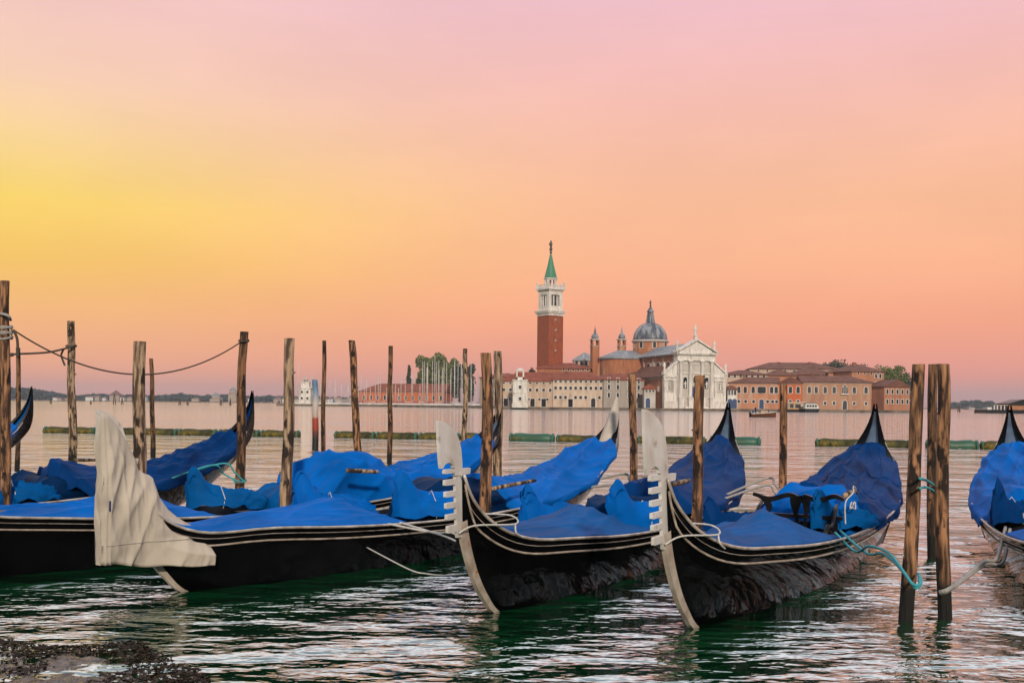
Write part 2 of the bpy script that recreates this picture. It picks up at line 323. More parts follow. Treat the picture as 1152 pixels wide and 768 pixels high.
# ---------------------------------------------------------------- generic buildings
def win_mesh(w, h, arch=False, surround=.18, pane='darkglass', frame='marble'):
    """window: pane plate with surround, origin at sill centre, facing -y"""
    mb = MB(); mb.box(-w/2, w/2, -.05, .10, 0, h)
    if arch: mb.lathe([(0,0)], 3) if False else None
    mb.k = 1; s = surround
    mb.box(-w/2-s, -w/2, -.16, .10, -s*.6, h); mb.box(w/2, w/2+s, -.16, .10, -s*.6, h)
    mb.box(-w/2-s*1.2, w/2+s*1.2, -.20, .10, -s, 0) ; mb.box(-w/2-s, w/2+s, -.16, .10, h, h+s)
    return mb.mesh('window', [pane, frame])
def arch_mesh(w, h, surround=.2, pane='darkglass', frame='marble', name='window'):
    poly = [(-w/2, 0), (w/2, 0)]+[(w/2*math.cos(a), h-w/2+w/2*math.sin(a)) for a in [math.pi*k/8 for k in range(9)]]
    s = surround
    op = [(-w/2-s, -s), (w/2+s, -s)]+[((w/2+s)*math.cos(a), h-w/2+(w/2+s)*math.sin(a)) for a in [math.pi*k/8 for k in range(9)]]
    mb = MB(); mb.prism(poly, -.14, .05); mb.k = 1; mb.prism(op, -.10, .08)
    return mb.mesh(name, [pane, frame])
WIN = {'sq': win_mesh(1.0, 1.1), 'tall': win_mesh(1.0, 1.7), 'small': win_mesh(.8, .8, surround=.12), 'plain': win_mesh(1.1, 1.8, surround=.08, frame='greystone'),
       'arch': arch_mesh(1.25, 2.5), 'archbig': arch_mesh(1.6, 3.2), 'round': None}
DOOR = {'door': arch_mesh(1.6, 3.4, pane='darkglass', name='door'), 'bdoor': arch_mesh(1.7, 3.6, pane='bluedoor', name='door'),
        'flat': win_mesh(1.7, 3.0, pane='blackwood')}
def place(mesh, name, parent, x, y, z, rz=0):
    o = bpy.data.objects.new(name, mesh); link(o, parent); o.location = (x, y, z); o.rotation_euler = (0, 0, rz); return o
def roof_mb(mb, x0, x1, y0, y1, z, h, over=.5, hip=True, hl=None, hr=None):
    """hipped roof, ridge along the longer side; hl/hr switch the two end hips"""
    x0 -= over; x1 += over; y0 -= over; y1 += over
    w = x1-x0; d = y1-y0
    hl = hip if hl is None else hl; hr = hip if hr is None else hr
    if w >= d:
        i = d/2; r0 = (x0+(i if hl else 0), (y0+y1)/2, z+h); r1 = (x1-(i if hr else 0), (y0+y1)/2, z+h)
        mb.add([(x0,y0,z),(x1,y0,z),(x1,y1,z),(x0,y1,z), r0, r1, (x0,y0,z-.3),(x1,y0,z-.3),(x1,y1,z-.3),(x0,y1,z-.3)],
               [(0,1,5,4),(1,2,5),(2,3,4,5),(3,0,4),(6,9,8,7),(0,6,7,1),(1,7,8,2),(2,8,9,3),(3,9,6,0)])
    else:
        i = w/2; r0 = ((x0+x1)/2, y0+(i if hl else 0), z+h); r1 = ((x0+x1)/2, y1-(i if hr else 0), z+h)
        mb.add([(x0,y0,z),(x1,y0,z),(x1,y1,z),(x0,y1,z), r0, r1, (x0,y0,z-.3),(x1,y0,z-.3),(x1,y1,z-.3),(x0,y1,z-.3)],
               [(0,1,4),(1,2,5,4),(2,3,5),(3,0,4,5),(6,9,8,7),(0,6,7,1),(1,7,8,2),(2,8,9,3),(3,9,6,0)])
GZ = .9   # top of the island quay
def house(name, px0, px1, d0, d1, depth, eave, ridge, wall, roof, label, cat='building', rows=(), doors=(), hl=None, hr=None, base=GZ, group=None, chim=(), frame=None):
    """front wall from px0 (distance d0) to px1 (distance d1); eave and ridge are picture heights at the middle"""
    A = at(px0, 440, d0); B = at(px1, 440, d1); pm = (px0+px1)/2; dm = (d0+d1)/2
    ze = zat(pm, eave, dm); zr = zat(pm, ridge, dm+depth/2)
    v = Vector((B.x-A.x, B.y-A.y)); Lw = v.length; rz = math.atan2(v.y, v.x)
    root = empty(name, (A.x, A.y, base), rz, label, cat, group)
    ze -= base; zr -= base
    mb = MB(); mb.box(0, Lw, 0, depth, -.6, ze); mb.build('wall', wall, root)
    if frame:
        c = MB(); c.box(-.12, Lw+.12, -.12, .0, ze-.55, ze-.12); c.build('cornice', frame, root)
    r = MB(); roof_mb(r, 0, Lw, 0, depth, ze+.02, max(zr-ze, .8), hl=hl, hr=hr); ro = r.build('roof', roof, root)
    for (cx, cy, ch) in chim:
        c = MB(); c.box(cx*Lw-.5, cx*Lw+.5, cy*depth-.5, cy*depth+.5, ze, ze+(zr-ze)*.6+ch); c.k = 1; c.box(cx*Lw-.65, cx*Lw+.65, cy*depth-.65, cy*depth+.65, ze+(zr-ze)*.6+ch, ze+(zr-ze)*.6+ch+.3); c.build('chimney', ['brick2', 'tile2'], ro)
    for kind, py, xs in rows:
        z = zat(pm, py, dm)-base
        for x in xs:
            place(WIN[kind], 'window', root, x*Lw, 0, z)
    for kind, x in doors: place(DOOR[kind], 'door', root, x*Lw, 0, .1)
    return root, Lw, ze
def spread(n, a=.04, b=.96): return [a+(b-a)*i/(n-1) for i in range(n)]

# ---------------------------------------------------------------- island ground
def slab(name, pts, z0, z1, mat):
    mb = MB(); n = len(pts); mb.add([(p[0], p[1], z0) for p in pts]+[(p[0], p[1], z1) for p in pts], [tuple(range(n-1, -1, -1)), tuple(range(n, 2*n))]+[(i, (i+1) % n, (i+1) % n+n, i+n) for i in range(n)])
    return tag(mb.build(name, mat), kind='structure')
def gp(px, d): v = at(px, 440, d); return (v.x, v.y)
slab('island_ground', [gp(564, 392), gp(722, 382), gp(822, 382), gp(1028, 384), gp(1030, 560), gp(560, 640)], -.8, GZ, 'quay')
slab('marina_breakwater', [gp(311, 520), gp(440, 500), gp(563.5, 442), gp(563.5, 449), gp(440, 508), gp(311, 528)], -.8, .95, 'quay')
slab('marina_ground', [gp(330, 620), gp(510, 600), gp(556, 560), gp(556, 800), gp(330, 800)], -.8, .7, 'quay')

# ---------------------------------------------------------------- campanile
def statue_mb(mb, x, y, z, h):
    mb.lathe([(.30*h/2,z),(.33*h/2,z+.1*h),(.22*h/2,z+.3*h),(.26*h/2,z+.55*h),(.34*h/2,z+.72*h),(.14*h/2,z+.82*h),(.17*h/2,z+.87*h),(.19*h/2,z+.93*h),(.05*h/2,z+h)], 8, (x, y))
    mb.box(x-.22*h, x-.10*h, y-.06*h, y+.06*h, z+.55*h, z+.68*h)
def campanile():
    d = 430; c = at(618.3, 440, d); zz = lambda py: zat(618, py, d)
    root = empty('bell_tower', (c.x, c.y, GZ), rad(36), 'tall red brick bell tower with white belfry and pointed green spire', 'bell tower')
    s = 3.62; Z = lambda py: zz(py)-GZ
    mb = MB(); mb.box(-s, s, -s, s, -.5, Z(355.6))
    for a in (-s*.93, s*.93):   # corner pilaster strips on the shaft
        for q in range(4):
            R_ = Matrix.Rotation(q*math.pi/2, 4, 'Z'); mb.box(a-.28, a+.28, -s-.14, -s, -.4, Z(356), R_)
    mb.build('shaft', 'brick', root)
    w = MB()
    w.lathe([(0,0),(.42,0),(.42,.25),(0,.25)], 12); me = w.mesh('round_window', 'marble')
    w = MB(); w.lathe([(0,.2),(.26,.2),(.26,.3),(0,.3)], 12); me2 = w.mesh('pane', 'darkglass')
    for py in (360.5, 372, 383.6, 395):
        o = place(me, 'round_window', root, 0, -s+.02, Z(py)); o.rotation_euler = (rad(90), 0, 0)
        p = place(me2, 'pane', o, 0, 0, 0)
    mb = MB(); z0 = Z(355.6)
    mb.box(-s-.25, s+.25, -s-.25, s+.25, z0, z0+.9); mb.box(-s-.7, s+.7, -s-.7, s+.7, z0+.9, z0+1.5); mb.box(-s-1.0, s+1.0, -s-1.0, s+1.0, z0+1.5, z0+2.1)
    mb.build('lower_cornice', 'marble', root)
    zb = z0+2.1; zt = Z(328); q = s*.95
    mb = MB(); mb.box(-q, q, -q, q, zb, zb+1.8); mb.box(-q, q, -q, q, zt-1.1, zt)
    for k in range(4):
        R_ = Matrix.Rotation(k*math.pi/2, 4, 'Z')
        mb.box(-q, -q+1.35, -q+.003, -q+1.353, zb+1.8, zt-1.1, R_)
        for x in (-.85, .85): mb.box(x-.22, x+.22, -q+.1, -q+.6, zb+1.8, zt-1.9, R_)
        # arch heads
        for x in (-1.6, 0, 1.6):
            mb.box(x-.85, x+.85, -q+.05, -q+.5, zt-1.55, zt-1.1, R_)
    mb.build('belfry', 'marble', root)
    mb = MB(); mb.box(-q+1.5, q-1.5, -q+1.5, q-1.5, zb+1.8, zt-1.1); mb.build('bell_chamber', 'darkglass', root)
    b = MB(); b.lathe([(.9, zb+3.0), (.75, zb+3.4), (.5, zb+4.2), (.15, zb+4.6)], 12, (0, -q+1.0)); b.build('bell', 'bronze', root)
    mb = MB(); mb.box(-q-.3, q+.3, -q-.3, q+.3, zt, zt+.5); mb.box(-q-.85, q+.85, -q-.85, q+.85, zt+.5, zt+1.2); mb.build('upper_cornice', 'marble', root)
    zc = zt+1.2; mb = MB()
    for k in range(4):
        R_ = Matrix.Rotation(k*math.pi/2, 4, 'Z'); mb.box(-q-.55, q+.55, -q-.56, -q-.38, zc+1.15, zc+1.4, R_); mb.box(-q-.55, q+.55, -q-.56, -q-.38, zc, zc+.2, R_)
        for x in np.linspace(-q, q, 12): mb.box(x-.12, x+.12, -q-.54, -q-.40, zc+.2, zc+1.15, R_)
        mb.box(-q-.75, -q-.2, -q-.75, -q-.2, zc, zc+1.7, R_); mb.lathe([(.25, zc+1.7), (.35, zc+2.1), (.12, zc+2.7), (.02, zc+3)], 8, (R_@Vector((-q-.48, -q-.48, 0))).xy)
    mb.build('balustrade', 'marble', root)
    zd = Z(313.0); rr = 2.5; mb = MB(); mb.lathe([(rr, zc), (rr, zc+.7)], 8, rot=rad(22.5), smooth=False); mb.lathe([(rr, zd-.9), (rr, zd-.4), (rr+.35, zd-.4), (rr+.4, zd)], 8, rot=rad(22.5), smooth=False)
    for k in range(8):
        R_ = Matrix.Rotation(rad(22.5)+k*math.pi/4, 4, 'Z'); mb.box(rr-.62, rr-.05, -.33, .33, zc+.7, zd-.9, R_)
    mb.k = 1; mb.lathe([(rr-.9, zc+.7), (rr-.9, zd-.9)], 8, rot=rad(22.5))
    mb.build('lantern_drum', ['marble', 'brick'], root)
    zs = Z(284); mb = MB(); mb.lathe([(2.75, zd), (2.55, zd+.35), (1.3, (zd+zs)/2), (.22, zs)], 16, smooth=False); mb.build('spire', 'copper', root)
    mb = MB(); mb.lathe([(.4, zs-.3), (.55, zs+.2), (.2, zs+.6), (.2, zs+.8)], 10); statue_mb(mb, 0, 0, zs+.8, Z(270.5)-zs-.8); mb.build('angel_statue', 'bronze', root)
campanile()

# ---------------------------------------------------------------- church
def church():
    d = 392; c = at(782.0, 440, d); root = empty('church', (c.x, c.y, GZ), rad(15), 'white marble temple-fronted church with grey dome behind it', 'church')
    Z = lambda py: zat(782, py, d)-GZ
    # steps
    mb = MB()
    for k in range(4): mb.box(-5+.3*k, 5-.3*k, -2.4+.45*k, .1, .18*k, .18*k+.18)
    mb.build('steps', 'marble', root)
    hw, ch = 12.3, 7.3
    zl, zm, zp, za = Z(421.5), Z(408), Z(397), Z(381.5)
    # low wide front with half pediments
    mb = MB(); mb.prism([(-hw, -.4), (hw, -.4), (hw, zl), (ch, zm), (-ch, zm), (-hw, zl)], 0, 1.6); mb.build('front_wall', 'marble', root)
    for sg in (-1, 1):
        mb = MB()
        p = [(sg*(hw+.5), zl-.15), (sg*(hw+.5), zl+.35), (sg*ch, zm+.75), (sg*ch, zm+.15)]; mb.prism(p, -.75, 1.7)
        mb.box(min(sg*(hw+.4), sg*ch), max(sg*(hw+.4), sg*ch), -.6, 0, zl-1.1, zl-.5)
        mb.box(min(sg*(hw+.2), sg*ch), max(sg*(hw+.2), sg*ch), -.35, 0, zl-1.9, zl-1.25)
        mb.build('side_gable', 'marble', root)
    # tall centre
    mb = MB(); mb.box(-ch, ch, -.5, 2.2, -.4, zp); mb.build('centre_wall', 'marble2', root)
    mb = MB(); mb.box(-ch-.25, ch+.25, -1.15, 2.3, zp-2.9, zp-2.1); mb.box(-ch-.15, ch+.15, -1.0, 2.3, zp-2.1, zp-.9); mb.box(-ch-.8, ch+.8, -1.9, 2.4, zp-.55, zp); mb.box(-ch-.4, ch+.4, -1.45, 2.35, zp-.9, zp-.55)
    for x in np.arange(-ch-.5, ch+.6, .7): mb.box(x-.16, x+.16, -1.75, -1.45, zp-.85, zp-.553)
    mb.build('entablature', 'marble', root)
    mb = MB(); mb.prism([(-ch-.2, zp), (ch+.2, zp), (0, za-.6)], -1.0, 2.3)
    mb.prism([(-ch-.9, zp+.003), (-ch-.9, zp+.5), (0, za+.15), (0, za-.5)], -1.95, 2.4); mb.prism([(ch+.9, zp+.003), (ch+.9, zp+.5), (0, za+.15), (0, za-.5)], -1.95, 2.4)
    mb.build('pediment', 'marble', root)
    zc0 = Z(447); zc1 = zp-2.9
    for x in (-6.15, -2.35, 2.35, 6.15):
        mb = MB(); mb.box(x-.95, x+.95, -2.0, -.5, -.3, zc0-.35); mb.box(x-1.1, x+1.1, -2.15, -.5, zc0-.35, zc0)
        mb.build('pedestal', 'marble', root)
        mb = MB(); mb.lathe([(.85, zc0), (.85, zc0+.3), (.70, zc0+.45), (.72, zc0+4), (.60, zc1-1.5), (.62, zc1-1.45), (.68, zc1-1.2), (.95, zc1-.35), (1.0, zc1-.3), (1.0, zc1)], 14, (x, -1.05)); mb.build('column', 'marble', root)
    # side pilasters and plinth
    for x in (-11.7, -8.2, 8.2, 11.7):
        mb = MB(); mb.box(x-.5, x+.5, -.4, 0, 2.6, zl-1.9); mb.box(x-.65, x+.65, -.5, 0, zl-2.5, zl-1.903); mb.build('pilaster', 'marble', root)
    for a, b in ((-hw-.2, -7.3), (7.3, hw+.2)):
        mb = MB(); mb.box(a, b, -.7, 0, -.4, 2.6); mb.box(a-.05, b+.05, -.82, 0, 2.3, 2.603); mb.build('plinth', 'marble', root)
    mb = MB()
    for a, b in ((-5.2,-3.3), (-1.4,1.4), (3.3,5.2)): mb.box(a, b, -.72, -.5, zc1-1.3, zc1-1.0); mb.box(a, b, -.64, -.5, Z(424), Z(424)+.6)
    mb.box(-ch+.003, ch-.003, -.78, -.5, Z(420.5), Z(420.5)+.5); mb.build('string_course', 'marble', root)
    for x in (-4.25, 4.25):
        o = place(arch_mesh(1.5, 4.2, .25, 'blackwood', 'marble', 'niche'), 'niche', root, x, -.52, 7.2)
        s_ = MB(); statue_mb(s_, 0, -.35, .2, 2.6); s_.build('statue', 'marble', o)
        tag(o)
    for x in (-10, 10):
        mb = MB(); mb.box(x-1.3, x+1.3, -.45, 0, 6.2, 6.6); mb.box(x-1.2, x-.85, -.4, 0, 6.6, 10); mb.box(x+.85, x+1.2, -.4, 0, 6.6, 10); mb.prism([(x-1.5, 10), (x+1.5, 10), (x, 11.1)], -.6, 0)
        mb.k = 1; mb.box(x-.75, x+.75, -.1, 0, 6.7, 9.4); mb.k = 0; statue_mb(mb, x, -.3, 6.8, 2.4); mb.build('tabernacle', ['marble', 'greystone'], root)
    mb = MB(); mb.box(-1.55, 1.55, -.62, -.5, .7, 7.9); mb.k = 1
    mb.box(-2.0, -1.55, -.75, -.5, .5, 8.3); mb.box(1.55, 2.0, -.75, -.5, .5, 8.3); mb.box(-2.1, 2.1, -.9, -.5, 8.3, 8.9); mb.build('door', ['bluedoor', 'marble'], root)
    lun = arch_mesh(2.2, 2.6, .25, 'darkglass', 'marble'); place(lun, 'window', root, 0, -.6, 9.4)
    for x, y, z, h in ((0, .2, za+1.0, 4.3), (-ch-.1, -.4, zp+1.3, 3.2), (ch+.1, -.4, zp+1.3, 3.2), (-hw+.1, 0, zl+1.1, 3.2), (hw-.1, 0, zl+1.1, 3.2)):
        mb = MB(); mb.box(x-.55, x+.55, y-.5, y+.5, z-1.2, z-.1); mb.box(x-.7, x+.7, y-.65, y+.65, z-.1, z+.1); statue_mb(mb, x, y, z+.1, h); mb.build('statue', 'marble', root)
    # nave and aisles
    zn = zp-.3
    mb = MB(); mb.box(-7.0, 7.0, 2.3, 62, 0, zn-.6); mb.k = 1; mb.box(-7.15, 7.15, 2.25, 62, zn-.6, zn)
    for y in (3.4, 13.2, 23, 32.5): mb.box(-7.25, -7.0, y-.4, y+.4, 12, zn-.603)
    mb.build('nave_wall', ['brick2', 'marble2'], root)
    mb = MB(); mb.add([(-7.9,2.3,zn),(7.9,2.3,zn),(7.9,62,zn),(-7.9,62,zn),(0,2.3,zn+4.2),(0,62,zn+4.2),(-7.9,2.3,zn-.3),(7.9,2.3,zn-.3),(7.9,62,zn-.3),(-7.9,62,zn-.3)], [(0,3,5,4),(1,4,5,2),(0,4,1),(2,5,3),(6,7,8,9),(0,6,9,3),(1,2,8,7),(0,1,7,6),(3,9,8,2)]); mb.build('nave_roof', 'lead', root)
    th = arch_mesh(3.4, 2.6, .25, 'darkglass', 'marble', 'thermal_window'); 
    for y in (8.3, 18, 27.8):
        place(th, 'thermal_window', root, -7.05, y, zn-5.2, rad(-90))
    for y in (4.6, 12, 15, 22, 25):
        place(WIN['tall'], 'window', root, -7.05, y, zn-4.6, rad(-90))
    for sg in (-1, 1):
        x0, x1 = sorted((sg*7.0, sg*12.0)); ze = zl-1.0
        mb = MB(); mb.box(x0, x1, 1.6, 34, 0, ze); mb.k = 1; mb.box(x0-(.2 if sg < 0 else 0), x1+(.2 if sg > 0 else 0), 1.6, 34.1, ze-.7, ze-.003); mb.build('aisle_wall', ['brick2', 'marble2'], root)
        mb = MB(); q = [(sg*12.9, ze-.1), (sg*12.9, ze+.25), (sg*7.0, zm-.6), (sg*7.0, zm-1.0)]; mb.prism(q, 1.65, 34.6); mb.build('aisle_roof', 'tile2', root)
    for y in (6, 12.5, 19, 26): place(WIN['tall'], 'window', root, -12.05, y, 6.2, rad(-90))
    # transept with a round end
    zt_ = zn-.2
    for sg in (-1, 1):
        pts = [(0, 36.2), (sg*14, 36.2)]+[(sg*(14+7.3*math.sin(a)), 43.5-7.3*math.cos(a)) for a in [math.pi*k/12 for k in range(1, 12)]]+[(sg*14, 50.8), (0, 50.8)]
        n = len(pts)
        mb = MB(); mb.add([(x, y, 0) for x, y in pts]+[(x, y, zt_) for x, y in pts], [(i, (i+1) % n, (i+1) % n+n, i+n) for i in range(n)]+[tuple(range(n)), tuple(range(n, 2*n))])
        for x in (9, 14): mb.box(min(sg*x-.35, sg*x+.35), sg*x+.35, 36.0, 36.25, 0, zt_-.5)
        mb.build('transept', 'brick2', root)
        pc = [(x*1.0+sg*.6 if abs(x) > 13.9 else x, 43.5+(y-43.5)*1.08) for x, y in pts]
        mb = MB(); top = [(sg*max(0, min(abs(x), 14.0)), 43.5, zt_+3.2) for x, y in pts]
        mb.add([(x, y, zt_-.5) for x, y in pc]+[(x, y, zt_+.15) for x, y in pc]+top, [(i, i+1, i+1+n, i+n) for i in range(n-1)]+[(i+n, i+1+n, i+1+2*n, i+2*n) for i in range(n-1)]); mb.build('transept_roof', 'lead', root)
    for x in (-9.5, -12): place(WIN['arch'], 'window', root, x+.4, 36.2, zt_-9)
    # dome
    cy = 43.5; zb = zn+1.0; D = lambda py: zat(728, py, 435)-GZ
    mb = MB(); R0 = 6.9; mb.lathe([(R0, zb-2), (R0, D(385.5))], 32, (0, cy)); mb.k = 1; mb.lathe([(R0+.25, D(385.5)), (R0+.7, D(384.5)), (R0+.7, D(383.3)), (R0+.2, D(382.8))], 32, (0, cy)); mb.build('drum', ['brick2', 'marble2'], root)
    for k in range(8):
        a = k*math.pi/4-math.pi/2-rad(8); o = place(WIN['arch'], 'window', root, (R0)*math.cos(a), cy+R0*math.sin(a), D(392), a+math.pi/2)
    zd0 = D(383.0); zd1 = D(363.2); prof = [(R0*math.cos(t)**.92+.9*0, zd0+(zd1-zd0)*math.sin(t)) for t in [math.pi/2*k/12*.93 for k in range(13)]]
    mb = MB(); mb.lathe(prof, 40, (0, cy))
    for k in range(20):
        a = 2*math.pi*k/20; mb.tube([(r*math.cos(a)*1.003, cy+r*math.sin(a)*1.003, z) for r, z in prof], .09, 5)
    mb.build('dome', 'lead_dome', root)
    mb = MB(); zl0 = prof[-1][1]; zl1 = D(350.5)
    mb.lathe([(1.9, zl0-.4), (1.9, zl0+.2), (1.15, zl0+.25), (1.0, zl1-.3), (1.5, zl1-.2), (1.5, zl1), (1.2, zl1+.5), (.55, zl1+1.4), (.3, zl1+1.9), (.2, zl1+2.0)], 16, (0, cy))
    for k in range(8):
        a = k*math.pi/4; mb.prism([(1.0, zl0+.2), (2.0, zl0+.2), (1.25, zl1-.5), (1.0, zl1-.4)], -.14, .14, Matrix.Translation((0, cy, 0)) @ Matrix.Rotation(a, 4, 'Z'))
    mb.build('lantern', 'lead_dome', root)
    mb = MB(); statue_mb(mb, 0, cy, zl1+2.0, 2.6); mb.build('statue', 'bronze', root)
    # two small bell turrets
    for px, dd, s in ((668.8, 432, 1.45), (699, 452, 1.45)):
        p = at(px, 440, dd)-c; q = Matrix.Rotation(-rad(15), 3, 'Z') @ Vector((p.x, p.y, 0)); T = lambda py: zat(px, py, dd)-GZ
        t_ = MB(); t_.box(q.x-s, q.x+s, q.y-s, q.y+s, 0, T(389))
        for a, b in ((-s, -s+.6), (s-.6, s)):
            for e, g in ((-s, -s+.6), (s-.6, s)): t_.box(q.x+a, q.x+b, q.y+e, q.y+g, T(389), T(382.5))
        t_.k = 1; t_.box(q.x-s-.3, q.x+s+.3, q.y-s-.3, q.y+s+.3, T(382.5), T(381.3)); t_.box(q.x-s-.2, q.x+s+.2, q.y-s-.2, q.y+s+.2, T(389.3), T(388.7))
        tw = t_.build('bell_turret', ['brick2', 'marble2'], root)
        o_ = MB(); o_.lathe([(1.35, T(381.3)), (1.5, T(379.5)), (1.45, T(377.8)), (1.0, T(376)), (.45, T(374.4)), (.4, T(372)), (.12, T(369)), (.05, T(366))], 14, (q.x, q.y)); o_.build('onion_cap', 'lead_dome', tw)
church()

# ---------------------------------------------------------------- monastery wings and right hand buildings
g1 = 'monastery buildings along the island quay'
house('monastery_wing', 562, 622, 404, 402, 13, 428.2, 418.5, 'cream', 'tile', 'long cream wing left of the bell tower behind the small lighthouse turret', group=g1,
      rows=[('small', 431.5, spread(8, .08, .95)), ('sq', 440, spread(8, .08, .95)), ('small', 450, [.2,.32,.56,.75,.9])], doors=[('flat', .12), ('flat', .62), ('flat', .83)], hl=True, hr=False, chim=[(.3,.4,1)], frame='marble2')
house('monastery_wing', 622.2, 679, 401, 397, 14, 426.4, 418.6, 'cream2', 'tile', 'pale cream three-storey wing under the brick bell tower', group=g1,
      rows=[('sq', 430, spread(10, .05, .95)), ('sq', 438, spread(10, .05, .95)), ('sq', 448.5, [.05,.15,.25,.45,.55,.65,.92])], doors=[('flat', .35), ('archbig', .8) if False else ('door', .8)], hl=False, hr=True, chim=[(.2,.5,1), (.7,.5,1)], frame='marble2')
house('monastery_wing', 679.3, 724.5, 396, 403, 12, 426.8, 419.8, 'greystone', 'tile', 'grey plastered wing between the cream wing and the church', group=g1,
      rows=[('tall', 430.5, [.12,.34,.62,.86]), ('tall', 438, [.12,.34,.62,.86]), ('tall', 447, [.12,.34,.62,.86])], hl=True, hr=True, frame='marble2')
house('monastery_wing', 604, 664, 422, 420, 14, 413.8, 408.2, 'brick2', 'tile', 'higher brick wing with red tile roof at the foot of the bell tower', group=g1, rows=[('small', 417, spread(6, .5, .95))], hl=True, hr=True)
house('choir_wing', 644, 666, 458, 456, 16, 405, 396.8, 'brick2', 'lead', 'brick choir wing with grey lead roof left of the domed transept', rows=[('arch', 411, [.2,.45,.7])], hl=True, hr=False)
house('sacristy', 700, 741, 412, 414, 14, 424, 418, 'brick2', 'tile2', 'orange brick annex in front of the church nave', rows=[('tall', 432, [.6,.78,.92])], hl=True, hr=False)
house('gatehouse', 724.8, 737.5, 391, 391, 5, 437, 431.5, 'marble2', 'tile', 'little white gatehouse with blue arched door left of the church front', rows=[('small', 441, [.2,.5,.8])], doors=[('bdoor', .33)], hl=True, hr=True)
house('low_gallery', 540, 566, 470, 450, 10, 424, 420, 'cream', 'tile', 'cream house behind the marina at the left end of the island', rows=[('sq', 430, [.2,.4,.6,.8]), ('sq', 440, [.2,.4,.6,.8]), ('sq', 449, [.2,.4,.6,.8])], hl=True)
def turret():
    d = 390; c = at(585, 440, d); root = empty('lighthouse_turret', (c.x, c.y, GZ), 0, 'square white turret with open lantern on the left end of the island quay', 'turret')
    Z = lambda py: zat(585, py, d)-GZ
    mb = MB(); mb.box(-2.9, 2.9, -2.5, 2.9, -.3, 1.2); mb.box(-2.65, 2.65, -2.35, 2.65, 1.2, Z(428)); mb.box(-2.95, 2.95, -2.65, 2.95, Z(428), Z(427)); mb.box(-2.8, 2.8, -2.5, 2.8, Z(442), Z(441.3)); mb.build('wall', 'marble', root)
    mb = MB(); s = 1.45; zz = Z(427)
    for a in (-s, s-.55):
        for b in (-s, s-.55): mb.box(a, a+.55, b, b+.55, zz, Z(417.2))
    mb.box(-s, s, -s, s, zz+.003, zz+.9); mb.box(-s-.2, s+.2, -s-.2, s+.2, Z(417.2), Z(416)); mb.lathe([(s, Z(416)), (1.0, Z(414.6)), (.2, Z(413.8))], 12); mb.build('lantern', 'marble', root)
    place(WIN['sq'], 'window', root, 0, -2.36, Z(437)); place(WIN['sq'], 'window', root, 0, -2.36, Z(450))
turret()
house('boatman_house', 818.6, 829.5, 395, 395, 8, 437.5, 433.5, 'marble', 'tile2', 'small white house with blue arched door right of the church front', rows=[('tall', 444, [.2,.45,.75])], doors=[('bdoor', .25), ('bdoor', .72)], hl=True, hr=True)
g2 = 'long plastered buildings on the right half of the island'
house('quay_building', 820, 876, 408, 404, 14, 430.2, 424.2, 'pink', 'tile2', 'pale pink building with white framed windows right of the church', group=g2,
      rows=[('arch', 442, [.2,.33,.49,.61,.66,.71,.86,.95]), ('sq', 453, [.2,.34,.5,.78,.88,.96])], doors=[('bdoor', .66)], hl=True, hr=False, frame='marble2', chim=[(.3,.4,1)])
house('quay_building', 876.2, 902.3, 403.8, 402, 14, 430.5, 424.2, 'orange', 'tile2', 'bright orange-red building between the pink and the tan one', group=g2,
      rows=[('arch', 442, [.2,.5,.83]), ('sq', 453, [.2,.5,.83])], hl=False, hr=False, frame='marble2')
rt, Lw, ze = house('quay_building', 902.6, 980.5, 401.8, 400, 14, 429.5, 422.6, 'tan', 'tile2', 'long tan building with a triple window over its dark arched door', group=g2,
      rows=[('arch', 442.3, [.1,.2,.33,.46,.75,.92]), ('sq', 455, [.33,.46,.75,.92])], doors=[('door', .615)], hl=False, hr=True, frame='marble2', chim=[(.2,.5,1.2)])
tm = MB()
for x in (-.75, 0, .75):
    pz = 3.4 if x == 0 else 2.7; tm.k = 0
    tm.prism([(x-.28, 0), (x+.28, 0), (x+.28, pz-.5), (x, pz), (x-.28, pz-.5)], -.2, .05); tm.k = 1
    tm.prism([(x-.36, -.2), (x+.36, -.2), (x+.36, pz-.4), (x, pz+.35), (x-.36, pz-.4)], -.15, .04+.003*x)
tm.k = 1; tm.box(-1.5, 1.5, -.7, .1, -.45, -.2)
place(tm.mesh('triple_window', ['darkglass', 'marble']), 'triple_window', rt, .615*Lw, 0, zat(950, 442.5, 401)-GZ)
house('tower_block', 958, 994.3, 418, 422, 18, 417.5, 409.8, 'tan2', 'tile2', 'tallest brown-pink block behind the right end of the tan building', group=g2, rows=[('tall', 425, [.75,.88]), ('tall', 434, [.75,.88]), ('small', 421, [.2,.4,.6,.8]), ('tall', 445, [.78,.9])], hl=True, hr=True, chim=[(.4,.4,1.5)])
house('end_block', 994.6, 1023.5, 410, 414, 14, 434.5, 427.2, 'tan2', 'tile2', 'low brown-pink block at the far right end of the island', group=g2, rows=[('tall', 443, spread(5, .12, .9)), ('tall', 454, spread(5, .12, .9))], hl=False, hr=True)
g3 = 'rear island buildings seen over the front roofs'
house('rear_building', 843, 944, 450, 445, 18, 414.5, 407.8, 'cream', 'tile2', 'widest rear roof running above the quay buildings', group=g3, rows=[('small', 418, spread(9, .1, .9))], hl=True, hr=True, chim=[(.35,.5,1), (.7,.4,1)])
house('rear_building', 815, 864, 425, 425, 14, 421, 416.4, 'cream', 'tile2', 'cream rear building with a low dark roof just right of the church', group=g3, rows=[('sq', 424.5, spread(7, .1, .9))], hl=True, hr=True)
house('rear_building', 864, 896, 428, 428, 14, 422, 415.2, 'tan2', 'tile2', 'short rear roof standing above the pink quay building', group=g3, hl=True, hr=True)
